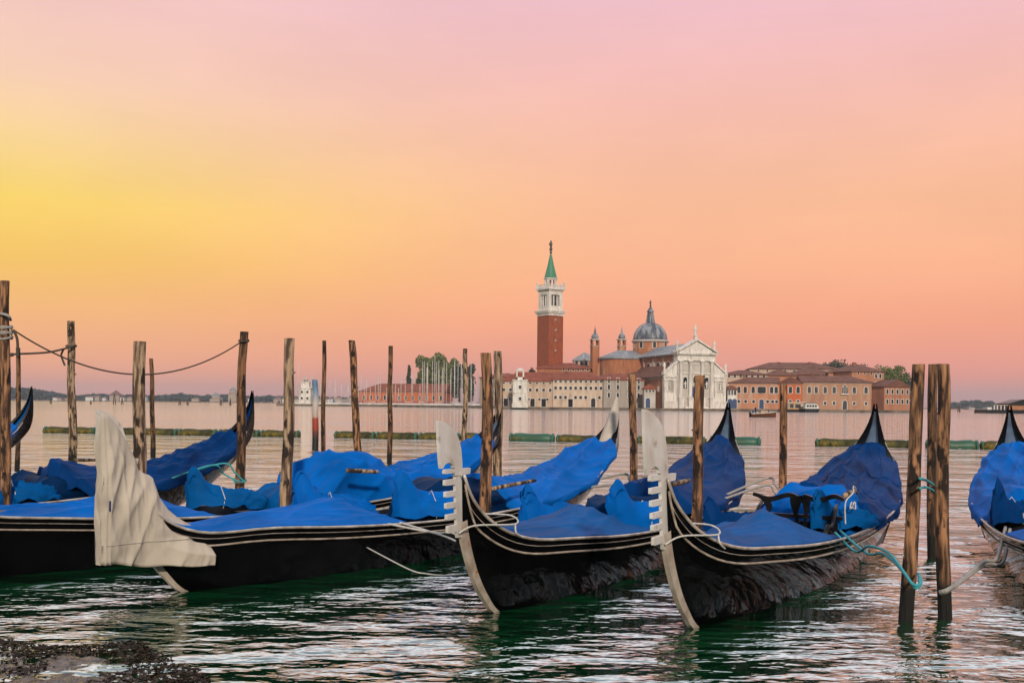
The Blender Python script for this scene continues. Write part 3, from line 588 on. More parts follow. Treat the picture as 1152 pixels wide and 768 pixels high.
house('rear_building', 893, 940, 432, 432, 16, 421, 412.5, 'brick2', 'tile2', 'brick rear building with a hipped roof above the orange quay building', group=g3, rows=[('small', 424, [.6,.7,.8,.9])], hl=True, hr=True, chim=[(.6,.5,1)])
house('rear_building', 932, 962, 430, 430, 12, 419, 414.5, 'pink', 'tile2', 'small rear building tucked left of the tallest block', group=g3, hl=True, hr=True)
house('warehouse', 404, 500, 600, 590, 18, 440.3, 431.5, 'orange', 'tile', 'long red brick warehouse with white arched windows behind the sailing boats', cat='warehouse', rows=[('arch', 449.5, spread(12, .06, .96))], doors=[], hl=True, hr=False, base=.7, frame='marble')
def beacon():
    d = 535; c = at(344, 440, d); root = empty('harbour_lighthouse', (c.x, c.y, .8), 0, 'stubby white harbour lighthouse on the left end of the breakwater', 'lighthouse')
    Z = lambda py: zat(344, py, d)-.8
    mb = MB(); mb.box(-3.2, 3.2, -3.2, 3.2, -1.6, .8); mb.box(-2.9, 2.9, -2.9, 2.9, .8, Z(437)); mb.box(-3.2, 3.2, -3.2, 3.2, Z(437), Z(436)); mb.box(-2.0, 2.0, -2.0, 2.0, Z(436), Z(430)); mb.box(-2.3, 2.3, -2.3, 2.3, Z(430), Z(429.3)); mb.build('wall', 'marble', root)
    mb = MB(); mb.lathe([(1.0, Z(429.3)), (1.0, Z(427)), (1.3, Z(426.8)), (.6, Z(425.2)), (.08, Z(424.5)), (.05, Z(421))], 10); mb.build('lantern', 'marble2', root)
    for z in (449, 442): 
        for x in (-1.4, 1.4): place(WIN['sq'], 'window', root, x, -2.92, Z(z))
beacon()

# ---------------------------------------------------------------- trees
def leaf_cloud(mb, rng, centres, n, size):
    for _ in range(n):
        c, r = centres[rng.randrange(len(centres))]
        while True:
            p = Vector((rng.uniform(-1, 1), rng.uniform(-1, 1), rng.uniform(-1, 1)))
            if .25 < p.length < 1: break
        p = Vector((p.x*r[0], p.y*r[0], p.z*r[1]))+Vector(c)
        a = Vector((rng.gauss(0, 1), rng.gauss(0, 1), rng.gauss(0, 1))).normalized(); b = a.cross(Vector((rng.gauss(0, 1), rng.gauss(0, 1), rng.gauss(0, 1)))).normalized()
        s = size*rng.uniform(.6, 1.3)
        mb.add([p+a*s, p+b*s*.7, p-a*s, p-b*s*.7], [(0, 1, 2, 3)])
def tree(name, px, d, base, top, wpx, label, leafm='leaf', shape='round', seed=1, n=2600, group=None, cat='tree'):
    rng = random.Random(seed); c = at(px, 440, d); z0 = zat(px, base, d); H = zat(px, top, d)-z0; Wd = wpx/F*d/2
    root = empty(name, (c.x, c.y, z0), rng.uniform(0, 6), label, cat, group)
    t = MB(); t.tube([(0, 0, -.5), (.1, 0, H*.25), (0, .15, H*.55), (.05, 0, H*.85)], [H*.03, H*.024, H*.016, H*.006], 8)
    cs = []
    for k in range(22 if shape != 'cone' else 13):
        a = rng.uniform(0, 6.28)
        if shape == 'cone':
            f = .22+.74*k/12; rr = Wd*(1-f)*.9; q = (rr*.5*math.cos(a), rr*.5*math.sin(a), H*f); cs.append((q, (max(rr, Wd*.22), H*.09)))
        else:
            f = rng.uniform(.16, .88); rad_ = Wd*(.78*math.sin(math.pi*min(max((f-.02)/1.0, 0), 1))**.5)
            u = rad_*rng.uniform(.3, 1); q = (u*math.cos(a), u*math.sin(a), H*f); cs.append((q, (Wd*rng.uniform(.34, .55), H*rng.uniform(.10, .16))))
        t.tube([(0, 0, q[2]*.7), (q[0]*.5, q[1]*.5, q[2]*.85), (q[0], q[1], q[2])], [H*.010, H*.007, H*.003], 5)
    t.build('trunk', 'bark', root)
    m = MB(); leaf_cloud(m, rng, cs, n, max(.38, H*.028)); m.build('crown', leafm, root)
g = 'trees behind the sailing boats'
tree('stone_pine', 460, 640, 451, 412.5, 14, 'slim dark tree standing alone above the warehouse roof', 'leaf2', 'cone', 3, 1800, g)
tree('broad_tree', 480, 625, 452, 400, 30, 'tall bushy tree at the left of the grove behind the masts', 'leaf', 'round', 4, 8000, g)
tree('broad_tree', 493, 618, 452, 398, 32, 'tallest bushy tree in the middle of the grove behind the masts', 'leaf', 'round', 5, 8000, g)
tree('broad_tree', 505, 612, 452, 402, 26, 'bushy tree right of the tallest one in the grove behind the masts', 'leaf', 'round', 6, 6500, g)
tree('cypress', 517, 600, 452, 408, 20, 'dark narrow tree with its crown down to the quay right of the grove', 'leaf2', 'round', 7, 2600, g)
tree('cypress', 528, 600, 452, 405, 20, 'dark tree nearest to the cream house behind the marina', 'leaf2', 'round', 8, 2600, g)
g = 'trees above the right half of the island'
for k, (px, top, w, lb) in enumerate(((933, 405.2, 17, 'dark tree leftmost behind the widest rear roof'), (944, 404.5, 18, 'dark green tree second from the left behind the rear roofs'), (957, 406, 17, 'green tree behind the top of the tallest block'), (969, 407.5, 15, 'small tree peeping over the right side of the tallest block roof'))):
    tree('garden_tree', px, 520, 440, top-1.2, w*1.25, lb, 'leaf2', 'round', 20+k, 1500, g)
for k, (px, top, w, base, lb) in enumerate(((993, 410.5, 20, 447, 'large green tree rising right behind the tallest block'), (1008, 411, 20, 447, 'wide green tree above the low end block'), (1019, 419, 13, 456, 'dark tree at the very right tip of the island'), (1001, 416, 22, 450, 'low green tree filling the gap above the end block roof'))):
    tree('garden_tree', px, 450, base, top-1, w*1.3, lb, 'leaf' if k != 2 else 'leaf2', 'round', 30+k, 2400, g)
tree('garden_tree', 598, 470, 440, 413, 9, 'small tree left of the bell tower above the red roofs', 'leaf', 'round', 50, 900, g)

# ---------------------------------------------------------------- marina: sailing boats
def sailboat_parts(Hm, seed):
    rng = random.Random(seed); Lh = min(6+Hm*.35, 12)
    hull = MB(); rows = []
    for i in range(9):
        u = i/8; w = Lh*.15*math.sin(math.pi*min(u*.75+.22, 1))**.8 if u < 1 else 0
        x = (u-.5)*Lh; w = max(w*(1-u**4), .03); rows.append([(x, -w, 1.1+.25*u), (x, -w*.8, .3), (x, 0, -.25), (x, w*.8, .3), (x, w, 1.1+.25*u)])
    hull.grid(rows); hull.grid([[r[0], r[4]] for r in rows]); cab = MB(); cab.box(-Lh*.2, Lh*.15, -Lh*.07, Lh*.07, 1.1, 1.65)
    mast = MB(); mast.tube([(Lh*.08, 0, 1.1), (Lh*.08, 0, Hm)], [.16, .12], 6)
    mast.box(Lh*.08-.04, Lh*.08+.04, -.8, .8, Hm*.62, Hm*.62+.07)
    boom = MB(); boom.tube([(Lh*.07, 0, 2.4), (-Lh*.32, 0, 2.35)], .16, 6)
    return hull.mesh('hull', 'boatwhite'), cab.mesh('cabin', 'boatwhite'), mast.mesh('mast', 'mast'), boom.mesh('boom', 'boatblue' if seed % 3 == 0 else 'boatwhite')
def sailboat(parts, px, d, rz, label, group):
    c = at(px, 440, d); root = empty('sailboat', (c.x, c.y, 0), rz, label, 'sailboat', group)
    for nme, me in zip(('hull', 'cabin', 'mast', 'boom'), parts): link(bpy.data.objects.new(nme, me), root)
variants = [sailboat_parts(h, i) for i, h in enumerate((9.5, 11.5, 13.5, 16, 19, 22.5, 25))]
rng = random.Random(11)
spots = [(333.5, 5, 545), (338, 2, 540)]+[(352+i*4.6+rng.uniform(-1.4, 1.4), rng.choice([0, 1, 2, 2, 3]), rng.uniform(528, 560)) for i in range(11)]
spots += [(405+i*4.1+rng.uniform(-1.3, 1.3), rng.choice([0, 1, 2, 3, 3]), rng.uniform(520, 560)) for i in range(17)]
spots += [(474+i*1.95+rng.uniform(-.8, .8), rng.choice([3, 4, 4, 5, 5, 6]), rng.uniform(505, 560)) for i in range(26)]
spots += [(528+i*3.4, rng.choice([2, 3, 5]), rng.uniform(490, 520)) for i in range(8)]
for i, (px, v, d) in enumerate(spots):
    zone = ('near the small harbour lighthouse' if px < 400 else 'before the long brick warehouse' if px < 472 else 'packed before the tall grove' if px < 526 else 'close to the island\'s left end')
    size = ('short' if v < 2 else 'medium' if v < 4 else 'tall')
    boomc = 'blue furled sail' if v % 3 == 0 else 'white furled sail'
    sailboat(variants[v], px, d, rng.uniform(0, 6.28), f'white sailboat, {size} mast, {boomc}, {zone}', f'{size} masted sailing boats with {boomc} {zone}')

# ---------------------------------------------------------------- far shores (left: long low town; right: wooded point)
def far_land(name, px0, px1, d, depth):
    a = at(px0, 450, d); b = at(px1, 450, d); slab(name, [(a.x, a.y), (b.x, b.y), (b.x, b.y+depth), (a.x, a.y+depth)], -.9, 1.2, 'quay')
D1 = 1500
far_land('far_shore', -60, 420, D1, 160); far_land('far_point', 1062, 1250, D1, 160)
def wood(name, prof, d, label, seed, n, size, depth=60):
    rng = random.Random(seed); m = MB(); x0, x1 = prof[0][0], prof[-1][0]
    for _ in range(n):
        px = rng.uniform(x0, x1); top = lerp(prof, px)+1.5*nz(px*.16, seed, 0)+.8*nz(px*.5, seed, 3)
        dd = d+rng.uniform(8, depth); c = at(px, 450, dd); zt = zat(px, top, dd); z = 1.0+(zt-1.0)*rng.random()**.55
        s = size*rng.uniform(.6, 1.4)
        a = Vector((rng.gauss(0, 1), rng.gauss(0, 1), rng.gauss(0, 1))).normalized(); b = a.cross(Vector((rng.gauss(0, 1), rng.gauss(0, 1), rng.gauss(0, 1)))).normalized()
        p = Vector((c.x, c.y, z)); m.add([p+a*s, p+b*s, p-a*s, p-b*s], [(0, 1, 2, 3)])
    tag(m.build(name, 'farleaf'), label, 'wood', kind='stuff')
wood('far_wood', [(-20, 437.0), (20, 436.5), (40, 438.5), (60, 442), (80, 446), (130, 447)], D1, 'dark wooded hump on the far shore at the left edge', 1, 9000, 2.2)
wood('far_wood', [(85, 446), (110, 443.5), (130, 445), (150, 444.5), (175, 446), (196, 444), (205, 443.5), (225, 446), (245, 445), (256, 444), (268, 447), (300, 446), (330, 447), (400, 448)], D1+10, 'low blue-grey tree line along the far left shore behind the piles', 2, 16000, 2.0)
wood('far_wood', [(1066, 456), (1073, 453), (1079, 454.5), (1083, 451.5), (1090, 452), (1102, 451), (1106, 454), (1110, 452), (1115, 452), (1119, 455), (1134, 455.5), (1200, 456)], D1, 'blue wooded point on the far right shore', 3, 9000, 2.2)
rng = random.Random(5)
fh = 'little houses strung along the far left shore'
hx = sorted([rng.uniform(62, 400) for _ in range(34)])
hx = [x for x in hx if abs(x-261) > 7]
for i, px in enumerate(hx):
    w = rng.uniform(4, 9); top = rng.uniform(444.2, 447.2)+px*.002; A = at(px, 450, D1-4-12*(i % 2)); H = zat(px, top, D1)-1.2; w = w/F*D1
    root = empty('shore_house', (A.x, A.y, 1.2), 0, 'tiny pale house among the trees of the far left shore', 'house', fh)
    m = MB(); m.box(-w/2, w/2, 0, 9, -.5, H*.8); m.build('wall', 'farwall' if i % 3 else 'boatwhite', root)
    m = MB(); roof_mb(m, -w/2, w/2, 0, 9, H*.8, H*.25); m.build('roof', 'farroof', root)
def dome_church(px, d, w, top, label, name='domed_church'):
    A = at(px, 450, d); root = empty(name, (A.x, A.y, 1.2), 0, label, 'church'); k = d/F; Z = lambda py: zat(px, py, d)-1.2; w = w*k/2; b = top+15
    m = MB(); m.box(-w*1.1, w*1.1, 0, w*2.2, -.5, Z(top+8.5)); m.box(-w*1.18, w*1.18, -.4, w*2.3, Z(top+8.5), Z(top+7.8)); m.build('wall', 'farwall', root)
    m = MB(); m.lathe([(w*.95, Z(top+8)), (w*.95, Z(top+5))], 20, (0, w)); m.build('drum', 'farwall', root)
    r = w*.95; z0 = Z(top+5); m = MB(); m.lathe([(r*math.cos(t), z0+(Z(top+1.2)-z0)*math.sin(t)) for t in [math.pi/2*q/8*.96 for q in range(9)]]+[(r*.12, Z(top+.6)), (.1, Z(top))], 20, (0, w)); m.build('dome', 'lead', root)
dome_church(261, D1-30, 8, 434.5, 'pale church with tall dome standing on the far left shore')
dome_church(241.5, D1-25, 10, 440.5, 'low domed building left of the tall domed church on the far shore', 'domed_hall')
house('shore_villa', 123, 134, D1-20, D1-20, 14, 444.5, 438.5, 'farwall', 'farroof', 'larger villa with peaked roof rising from the far left tree line', base=1.2)
house('shore_villa', 1090, 1097, D1-10, D1-10, 12, 458.6, 456.6, 'boatwhite', 'farroof', 'small white house on the wooded point at the far right', base=1.2)
# right edge landing stage
def landing():
    d = 420; A = at(1111, 450, d); root = empty('ferry_landing', (A.x, A.y, 0), 0, 'dark roofed ferry landing on a pontoon at the right edge', 'landing stage')
    k = d/F; x = lambda p: (p-1111)*k; Z = lambda py, px=1130: zat(px, py, d)
    m = MB(); m.box(0, x(1180), 0, 12, -.5, Z(460.8)); m.build('pontoon', 'blackwood', root)
    m = MB(); m.box(x(1137), x(1175), 2, 10, Z(460.8), Z(455.2)); m.k = 1; m.box(x(1138), x(1170), 1.9, 2, Z(456.6), Z(455.3)); m.build('wall', ['tan2', 'yellow'], root)
    m = MB(); m.prism([(x(1136), Z(455)), (x(1185), Z(455)), (x(1175), Z(448.5)), (x(1152), Z(449)), (x(1136), Z(453.6))], 1, 11); m.build('roof', 'blackwood', root)
    m = MB(); m.box(x(1112), x(1117), 1, 5, Z(460.8), Z(458)); m.build('cabin', 'boatwhite', root)
    m = MB(); m.box(x(1119), x(1136), .5, 8, Z(456), Z(455.2)); m.build('canopy', 'farwall', root)
    for p in (1119.5, 1123, 1127, 1131, 1135):
        m = MB(); m.box(x(p)-.2, x(p)+.2, .6, 1, Z(460.8), Z(456)); m.build('post', 'boatwhite', root)
landing()

# ---------------------------------------------------------------- bricole: little groups of piles far out
for px, top, wd, lb in ((128.4, 441.8, 3.4, 'tallest'), (137.2, 447.2, 3, 'short'), (202, 448.3, 3, ''), (210.8, 449.3, 2.3, ''), (248.3, 450, 3, ''), (259, 448, 2, ''), (57, 449.3, 2.5, ''), (102, 450, 1.8, ''), (313.5, 450, 4, ''), (1079, 454.3, 3.2, 'right')):
    hy = 449.9+(px-128)*.0093; d = 2400/4.6; c = at(px, 450, d); root = empty('mooring_piles', (c.x, c.y, 0), 0, {'tallest': 'tallest cluster of dark piles on the far water, left of the ferro cover', 'short': 'short dark pile cluster just right of the tallest far one', 'right': 'dark pile cluster on open water before the right wooded point'}.get(lb, 'small dark pile cluster far out on the left water'), 'piles', 'small pile clusters far out on the water')
    H = zat(px, top, d); w = wd/F*d/2
    for k in range(3):
        a = k*2.094+.4; m = MB(); m.tube([(w*math.cos(a), w*math.sin(a), -.6), (w*.25*math.cos(a), w*.25*math.sin(a), H*(1 if k == 0 else .86))], [.24, .2], 7); m.build('pile', 'pole3', root)

# ---------------------------------------------------------------- floating booms
bid = 0
def boom(px0, px1, yb0, yb1, mat, label, r=.27):
    a = wpt(px0, yb0); b = wpt(px1, yb1); v = b-a; L_ = v.length
    root = bpy.data.objects.new('x', None)
    bpy.data.objects.remove(root)
    m = MB(); rr = random.Random(int(px0)); n = max(6, int(L_/.35)); pts = []; rs = []
    for i in range(n+1):
        pts.append((L_*i/n, .02*math.sin(i*.7+px0), .10+.02*math.sin(i*1.3))); rs.append(r*(1+.10*nz(i*.6, px0, 0))*(.62 if i in (0, n) else 1))
    m.tube(pts, rs, 12); m.k = 1
    for f in (.04, .96): m.tube([(L_*f-.05, .01, .10), (L_*f+.05, .01, .10)], r*1.05, 12)
    m.k = 0
    for q in range(int(L_*6)):   # weed tufts hanging along the waterline
        x = rr.uniform(0, L_); s = rr.uniform(.04, .11); y = -r*.8+rr.uniform(-.05, .05); z = rr.uniform(-.02, .16)
        m.add([(x-s, y, z), (x, y-.08, z+s*.6), (x+s, y, z), (x, y-.02, z-s)], [(0, 1, 2, 3)])
    o = m.build('floating_boom', [mat, 'algae2']); o.location = a; o.rotation_euler = (0, 0, math.atan2(v.y, v.x))
    tag(o, label, 'floating boom', 'weedy floating booms across the water')
def by(px): return 487.3+(px-100)*.0170
for (x0, x1, mt, lb) in ((50.5, 85, 'algae', 'weedy log boom segment at the far left end of the line'), (87, 107, 'algae', 'short weedy boom segment left of the cream cloth covered bow'), (108, 160, 'algae', 'weedy boom segment passing behind the cream cloth covered bow'),
        (163, 200, 'algae', 'weedy boom segment right of the cream cloth covered bow'), (201.5, 244, 'algae', 'weedy boom segment ending left of the rope-tied dark pole'), (246.5, 292, 'algae', 'weedy boom segment behind the upturned dark stern at left'), (294, 337, 'algae', 'weedy boom segment with its loose right end near the striped pole'),
        (377, 422, 'algae', 'weedy boom segment behind the leaning reddish pole'), (423.5, 470, 'algae', 'weedy boom segment behind the thin straight pole'), (471.5, 518, 'algae', 'weedy boom segment behind the bare steel bow of the middle gondola'), (519.5, 562, 'algae', 'weedy boom segment between the two close brown poles'),
        (573, 624, 'algae2', 'green topped boom segment right of the two close brown poles'), (626, 674, 'algae', 'weedy boom segment left of the canvas covered stern'), (716, 795, 'algae', 'weedy boom segment behind the tall thick bow of the right gondola'), (798, 856, 'algae2', 'green ended boom segment beside the dark stern before the church'),
        (917, 973, 'algae', 'weedy boom segment with tapered left end before the dark stern'), (975, 1024, 'algae', 'weedy boom segment between the dark stern and the thick brown poles'), (1041, 1101, 'algae2', 'smooth green painted float segment right of the thick brown poles'), (1102.5, 1160, 'algae', 'weedy boom segment at the right edge of the picture')):
    e = 6 if x0 < 900 else 4
    boom(x0, x1, by(x0), by(x1), mt, lb, .27 if mt == 'algae' else .31)

# ---------------------------------------------------------------- small boats near the island
def motorboat():
    c = wpt(858.5, 469); d = c.y; root = empty('motorboat', (c.x, c.y, 0), rad(4), 'small brown wooden motorboat crossing before the island', 'motorboat'); Lh = 29.5/F*d
    m = MB(); rows = []
    for i in range(13):
        u = i/12; x = (u-.5)*Lh; w = .85*max(0, (1-(u)**3.2))**.8+.03; w = w if u > .03 else w*.9
        sh = .62+.35*u**2; rows.append([(x, -w, sh), (x, -w*.95, sh-.15), (x, -w*.75, .05), (x, 0, -.2), (x, w*.75, .05), (x, w*.95, sh-.15), (x, w, sh)])
    m.grid(rows); m.grid([[(r[0][0], r[0][1]*.97, r[0][2]-.06), (r[0][0], r[-1][1]*.97, r[0][2]-.06)] for r in rows]); m.build('hull', 'varnish', root)
    m = MB(); m.tube([(r[0][0], r[0][1], r[0][2]+.02) for r in rows], .06, 6); m.tube([(r[6][0], r[6][1], r[6][2]+.02) for r in rows], .06, 6); m.build('gunwale', 'boatwhite', root)
    m = MB(); m.box(-Lh*.12, Lh*.16, -.6, .6, .55, 1.05); m.box(-Lh*.1, Lh*.14, -.55, .55, 1.05, 1.2); m.build('cabin', 'cream', root)
    m = MB(); m.box(Lh*.16, Lh*.19, -.5, .5, .8, 1.35); m.build('windscreen', 'darkglass', root)
    m = MB(); m.box(-Lh*.54, -Lh*.49, -.2, .2, -.1, .95); m.build('outboard_motor', 'blackwood', root)
    # the two people on board
    for x, col, lb in ((-Lh*.30, 'navy', 'person standing in the stern of the small brown motorboat'), (-Lh*.40, 'bluedoor', 'person seated at the very back of the small brown motorboat')):
        hgt = 1.65 if 'standing' in lb else 1.15
        b = MB(); b.tube([(0,-.10,0),(0,-.09,.42*hgt),(0,-.05,.52*hgt)], [.06,.08,.12], 8); b.tube([(0,.10,0),(0,.09,.42*hgt),(0,.05,.52*hgt)], [.06,.08,.12], 8)
        b.tube([(0,0,.48*hgt),(0,0,.62*hgt),(0,0,.78*hgt),(.01,0,.84*hgt),(.01,0,.88*hgt)], [.13,.14,.17,.08,.055], 10)
        b.tube([(0,.16,.79*hgt),(.05,.22,.62*hgt),(.2,.16,.52*hgt)], [.06,.05,.035], 7); b.tube([(0,-.16,.79*hgt),(.05,-.22,.62*hgt),(.2,-.16,.52*hgt)], [.06,.05,.035], 7)
        b.k = 1; b.lathe([(.03,.86*hgt),(.075,.90*hgt),(.09,.94*hgt),(.08,.98*hgt),(.03,hgt)], 10)
        o = b.build('person', [col, 'tan']); M4 = root.matrix_basis @ Matrix.Translation((x, 0, .5)); o.location = c+Vector((x*math.cos(rad(4)), x*math.sin(rad(4)), .3)); tag(o, lb, 'person')
motorboat()
def waterbus():
    d = 372; c = at(904, 450, d); root = empty('waterbus_stop', (c.x, c.y, 0), 0, 'floating waterbus stop with yellow bands before the orange building', 'landing stage'); k = d/F; x = lambda p: (p-904)*k; Z = lambda py: zat(904, py, d)
    m = MB(); m.box(x(886), x(906), 0, 6, -.4, Z(460.5)); m.build('pontoon', 'blackwood', root)
    m = MB(); m.box(x(886.5), x(905.5), .3, 5.5, Z(460.5), Z(453.6)); m.k = 1; m.box(x(886.3), x(905.7), .2, .3, Z(453.9), Z(452.9)); m.box(x(886.3), x(905.7), .2, .3, Z(460.2), Z(459.4)); m.k = 2; m.box(x(889), x(893), .22, .29, Z(458.8), Z(454.6)); m.box(x(895), x(901), .22, .29, Z(458.8), Z(454.6)); m.build('cabin', ['cream', 'yellow', 'darkglass'], root)
    m = MB(); m.box(x(886), x(906), 0, 6, Z(452.9), Z(452.2)); m.build('roof', 'boatwhite', root)
    d = 366; c = at(914, 450, d); root = empty('waterbus', (c.x, c.y, 0), 0, 'white passenger waterbus moored at the floating stop', 'waterbus'); k = d/F; x = lambda p: (p-914)*k
    m = MB(); m.prism([(x(906), -.3), (x(920), -.3), (x(922.5), Z(459.5)), (x(905.5), Z(459.5))], 0, 3.4); m.build('hull', 'blackwood', root)
    m = MB(); m.prism([(x(906), Z(459.5)), (x(922), Z(459.5)), (x(921), Z(456.5)), (x(918.5), Z(453.4)), (x(907), Z(453.4))], .3, 3.1); m.build('cabin', 'boatwhite', root)
    for p in (908, 911, 914, 917):
        m = MB(); m.box(x(p), x(p+2.2), .22, .32, Z(457.6), Z(455.2)); m.build('window', 'darkglass', root)
    m = MB(); m.box(x(906), x(919.5), .1, 3.3, Z(453.4), Z(452.9)); m.build('roof', 'greyblue', root)
waterbus()

# ---------------------------------------------------------------- mooring poles
def pole(px0, py0, px1, py1, wpx, mat, label, d=None, name='mooring_pole', seed=0, group='wooden mooring poles around the gondolas'):
    """px0,py0 top; px1,py1 lowest visible point; d distance or None = it meets the water at py1"""
    if d is None: b = wpt(px1, py1); d = b.y
    else:
        p = at(px1, py1, d); q = at(px0, py0, d); t = (0-p.z)/(q.z-p.z); b = p+(q-p)*t
    tp = at(px0, py0, d); r = wpx/F*d/2; v = tp-b; v.z += 0; n = 30; k = 14
    rg = random.Random(seed+int(px0)); m = MB(); rows = []; so_ = rg.uniform(0, 99)
    zs = [-.9+(v.z+.9)*i/n for i in range(n+1)]
    for z in zs:
        f = z/v.z; cx = v.x*f+.85*r*nz(z*.55, so_, 1)*min(1, abs(v.z-z)*1.5+.2); cy = .6*r*nz(z*.55, so_, 5); rr = r*(1.09-.16*f)*(1+.10*max(0, nz(z*2.1, so_, 9)))
        rows.append([(cx+rr*(1+.10*nz(math.cos(a)*1.3, math.sin(a)*1.3+so_, z*1.1)+.05*nz(math.cos(a)*4, math.sin(a)*4+so_, z*.8))*math.cos(a), cy+rr*(1+.10*nz(math.cos(a)*1.3, math.sin(a)*1.3+so_, z*1.1)+.05*nz(math.cos(a)*4, math.sin(a)*4+so_, z*.8))*math.sin(a), z) for a in [2*math.pi*q/k for q in range(k)]])
    m.grid(rows, closed=True)
    top = rows[-1]; tl = rg.uniform(-.12, .12)*r*4; m.v[-k:] = [(x, y, z+(x-top[0][0])*tl) for x, y, z in m.v[-k:]]
    o_ = len(m.v); m.f.append(tuple(range(o_-k, o_))); m.mi.append(0); m.sm.append(False)
    for q in range(3):   # branch stubs
        z = rg.uniform(.5, v.z*.85); a = rg.uniform(0, 6.28); f = z/v.z; c_ = Vector((v.x*f, 0, z)); dv = Vector((math.cos(a), math.sin(a), .5)); m.tube([c_+dv*r*.6, c_+dv*r*1.22], [r*.32, r*.16], 6)
    o = m.build(name, mat); o.location = b; tag(o, label, 'mooring pole', group); return o, b, tp
P = {}
P['a'] = pole(6.5, 316, 5.5, 572, 10.5, 'pole', 'tall brown pole at the left edge with rope lashed round it', d=15.2)
P['a2'] = pole(-1.5, 319, -3, 565, 9, 'pole3', 'dark pole half cut off by the left edge', d=15.9)
P['b'] = pole(20, 391, 20, 530, 5, 'pole3', 'thin short pole at the far left with a rope knot on top')
P['c'] = pole(79.5, 361, 83, 525, 8.5, 'pole2', 'greyish pole left of the cream cloth covered bow')
P['d'] = pole(157.5, 384, 156, 562, 14, 'pole2', 'thick grey-brown pole right behind the cream cloth covered bow', d=14.6)
P['e'] = pole(170, 403, 172, 514, 5, 'pole3', 'thin dark pole beside the thick one behind the cream covered bow')
P['f'] = pole(274.5, 373, 269, 580, 10, 'pole3', 'dark pole beside the upturned stern holding the long rope', d=18.3)
P['g'] = pole(326, 380.5, 321, 583, 12.5, 'pole2', 'pale brown pole before the small peaked blue cover left of centre', d=14.4)
P['h'] = pole(364.5, 383, 363, 548, 5, 'pole3', 'thin dark pole right of the striped channel pole')
P['i'] = pole(395.5, 383, 403.5, 523, 8, 'pole', 'reddish pole leaning left in front of the sailing masts')
P['j'] = pole(439.5, 389, 438, 521, 5.3, 'pole3', 'thin straight pole in front of the brick warehouse')
P['k'] = pole(523.5, 392, 522, 512, 5.5, 'pole2', 'thin ochre pole left of the two close brown poles')
P['l'] = pole(546, 397, 545.5, 592, 12.5, 'pole', 'thick brown pole just behind the middle gondola bow', d=12.9)
P['m'] = pole(560, 395, 561, 530, 9.5, 'pole2', 'brown pole close behind the thick one near the middle', d=19.2)
P['n'] = pole(711.5, 421, 712, 553, 8.5, 'pole', 'slender brown pole beside the canvas covered stern', d=17.2)
P['o'] = pole(787.5, 422, 782, 600, 12, 'pole', 'thick brown pole standing before the church front', d=11.9)
P['p'] = pole(881, 432, 880, 577, 8.5, 'pole', 'medium brown pole tied with grey ropes right of the church', d=15.6)
P['q'] = pole(1034, 409.5, 1022.5, 697, 14.5, 'pole', 'nearest thick brown pole with teal ropes looped round it')
P['r'] = pole(1050.5, 409.5, 1048.5, 628, 10.5, 'pole3', 'dark pole half hidden behind the thick one at right')
P['s'] = pole(1060, 409.5, 1062, 695, 14, 'pole', 'thick knotty brown pole at right with grey rope below')
def striped():
    o, b, t = pole(354, 427, 354, 505, 6.6, 'pole3', 'channel pole painted white above and red below', name='striped_pole', group=None)
    m = bpy.data.materials.new('striped_pole_paint'); tt, n, l, bs = nodes_of(m); g = n.new('ShaderNodeNewGeometry'); s = n.new('ShaderNodeSeparateXYZ'); l.new(g.outputs['Position'], s.inputs[0])
    r = n.new('ShaderNodeValToRGB'); r.color_ramp.interpolation = 'LINEAR'; mr_ = n.new('ShaderNodeMapRange'); mr_.inputs[1].default_value = 0; mr_.inputs[2].default_value = t.z; l.new(s.outputs['Z'], mr_.inputs[0]); l.new(mr_.outputs[0], r.inputs[0])
    e = r.color_ramp.elements; e[0].position = .14; e[0].color = (.010, .010, .010, 1); e[1].position = .92; e[1].color = (.10, .20, .32, 1)
    for p, c in ((.24, (.10, .03, .02, 1)), (.30, (.30, .045, .02, 1)), (.44, (.34, .05, .025, 1)), (.47, (.46, .36, .31, 1)), (.66, (.55, .48, .44, 1)), (.82, (.20, .30, .42, 1))):
        q = e.new(p); q.color = c
    l.new(r.outputs[0], bs.inputs['Base Color']); bs.inputs['Roughness'].default_value = .6
    o.data.materials[0] = m
striped()

# ---------------------------------------------------------------- gondolas
# sheer u,z,half-beam | bottom u,z,half-beam   (u = metres from the tip of the bow iron)
TAB = [(.50,1.38,.020, .52,1.30,.018), (.60,1.21,.045, .545,1.08,.020), (.76,1.06,.095, .61,.80,.022), (1.02,.91,.18, .80,.47,.022), (1.42,.78,.31, 1.06,.20,.025), (2.0,.68,.45, 1.45,-.02,.05),
       (3.0,.58,.60, 2.6,-.13,.27), (4.2,.52,.71, 4.1,-.16,.44), (5.5,.50,.77, 5.5,-.17,.48), (6.8,.54,.81, 6.7,-.15,.44), (7.8,.62,.80, 7.5,-.09,.35), (8.7,.77,.71, 8.25,.02,.24),
       (9.4,.95,.57, 8.9,.18,.15), (9.95,1.14,.42, 9.5,.40,.09), (10.35,1.34,.25, 10.0,.66,.05), (10.62,1.56,.14, 10.5,1.00,.03), (10.78,1.80,.06, 10.85,1.42,.022), (10.84,2.05,.012, 10.87,1.98,.010)]
DENSE = np.array(smooth_tab(TAB))
def stem_shift(u, sx): return (1.3*(1-sx))*max(0, 1-u/3.2)**1.6*1.0/(max(0, 1-.15/3.2)) if sx != 1 else 0.0
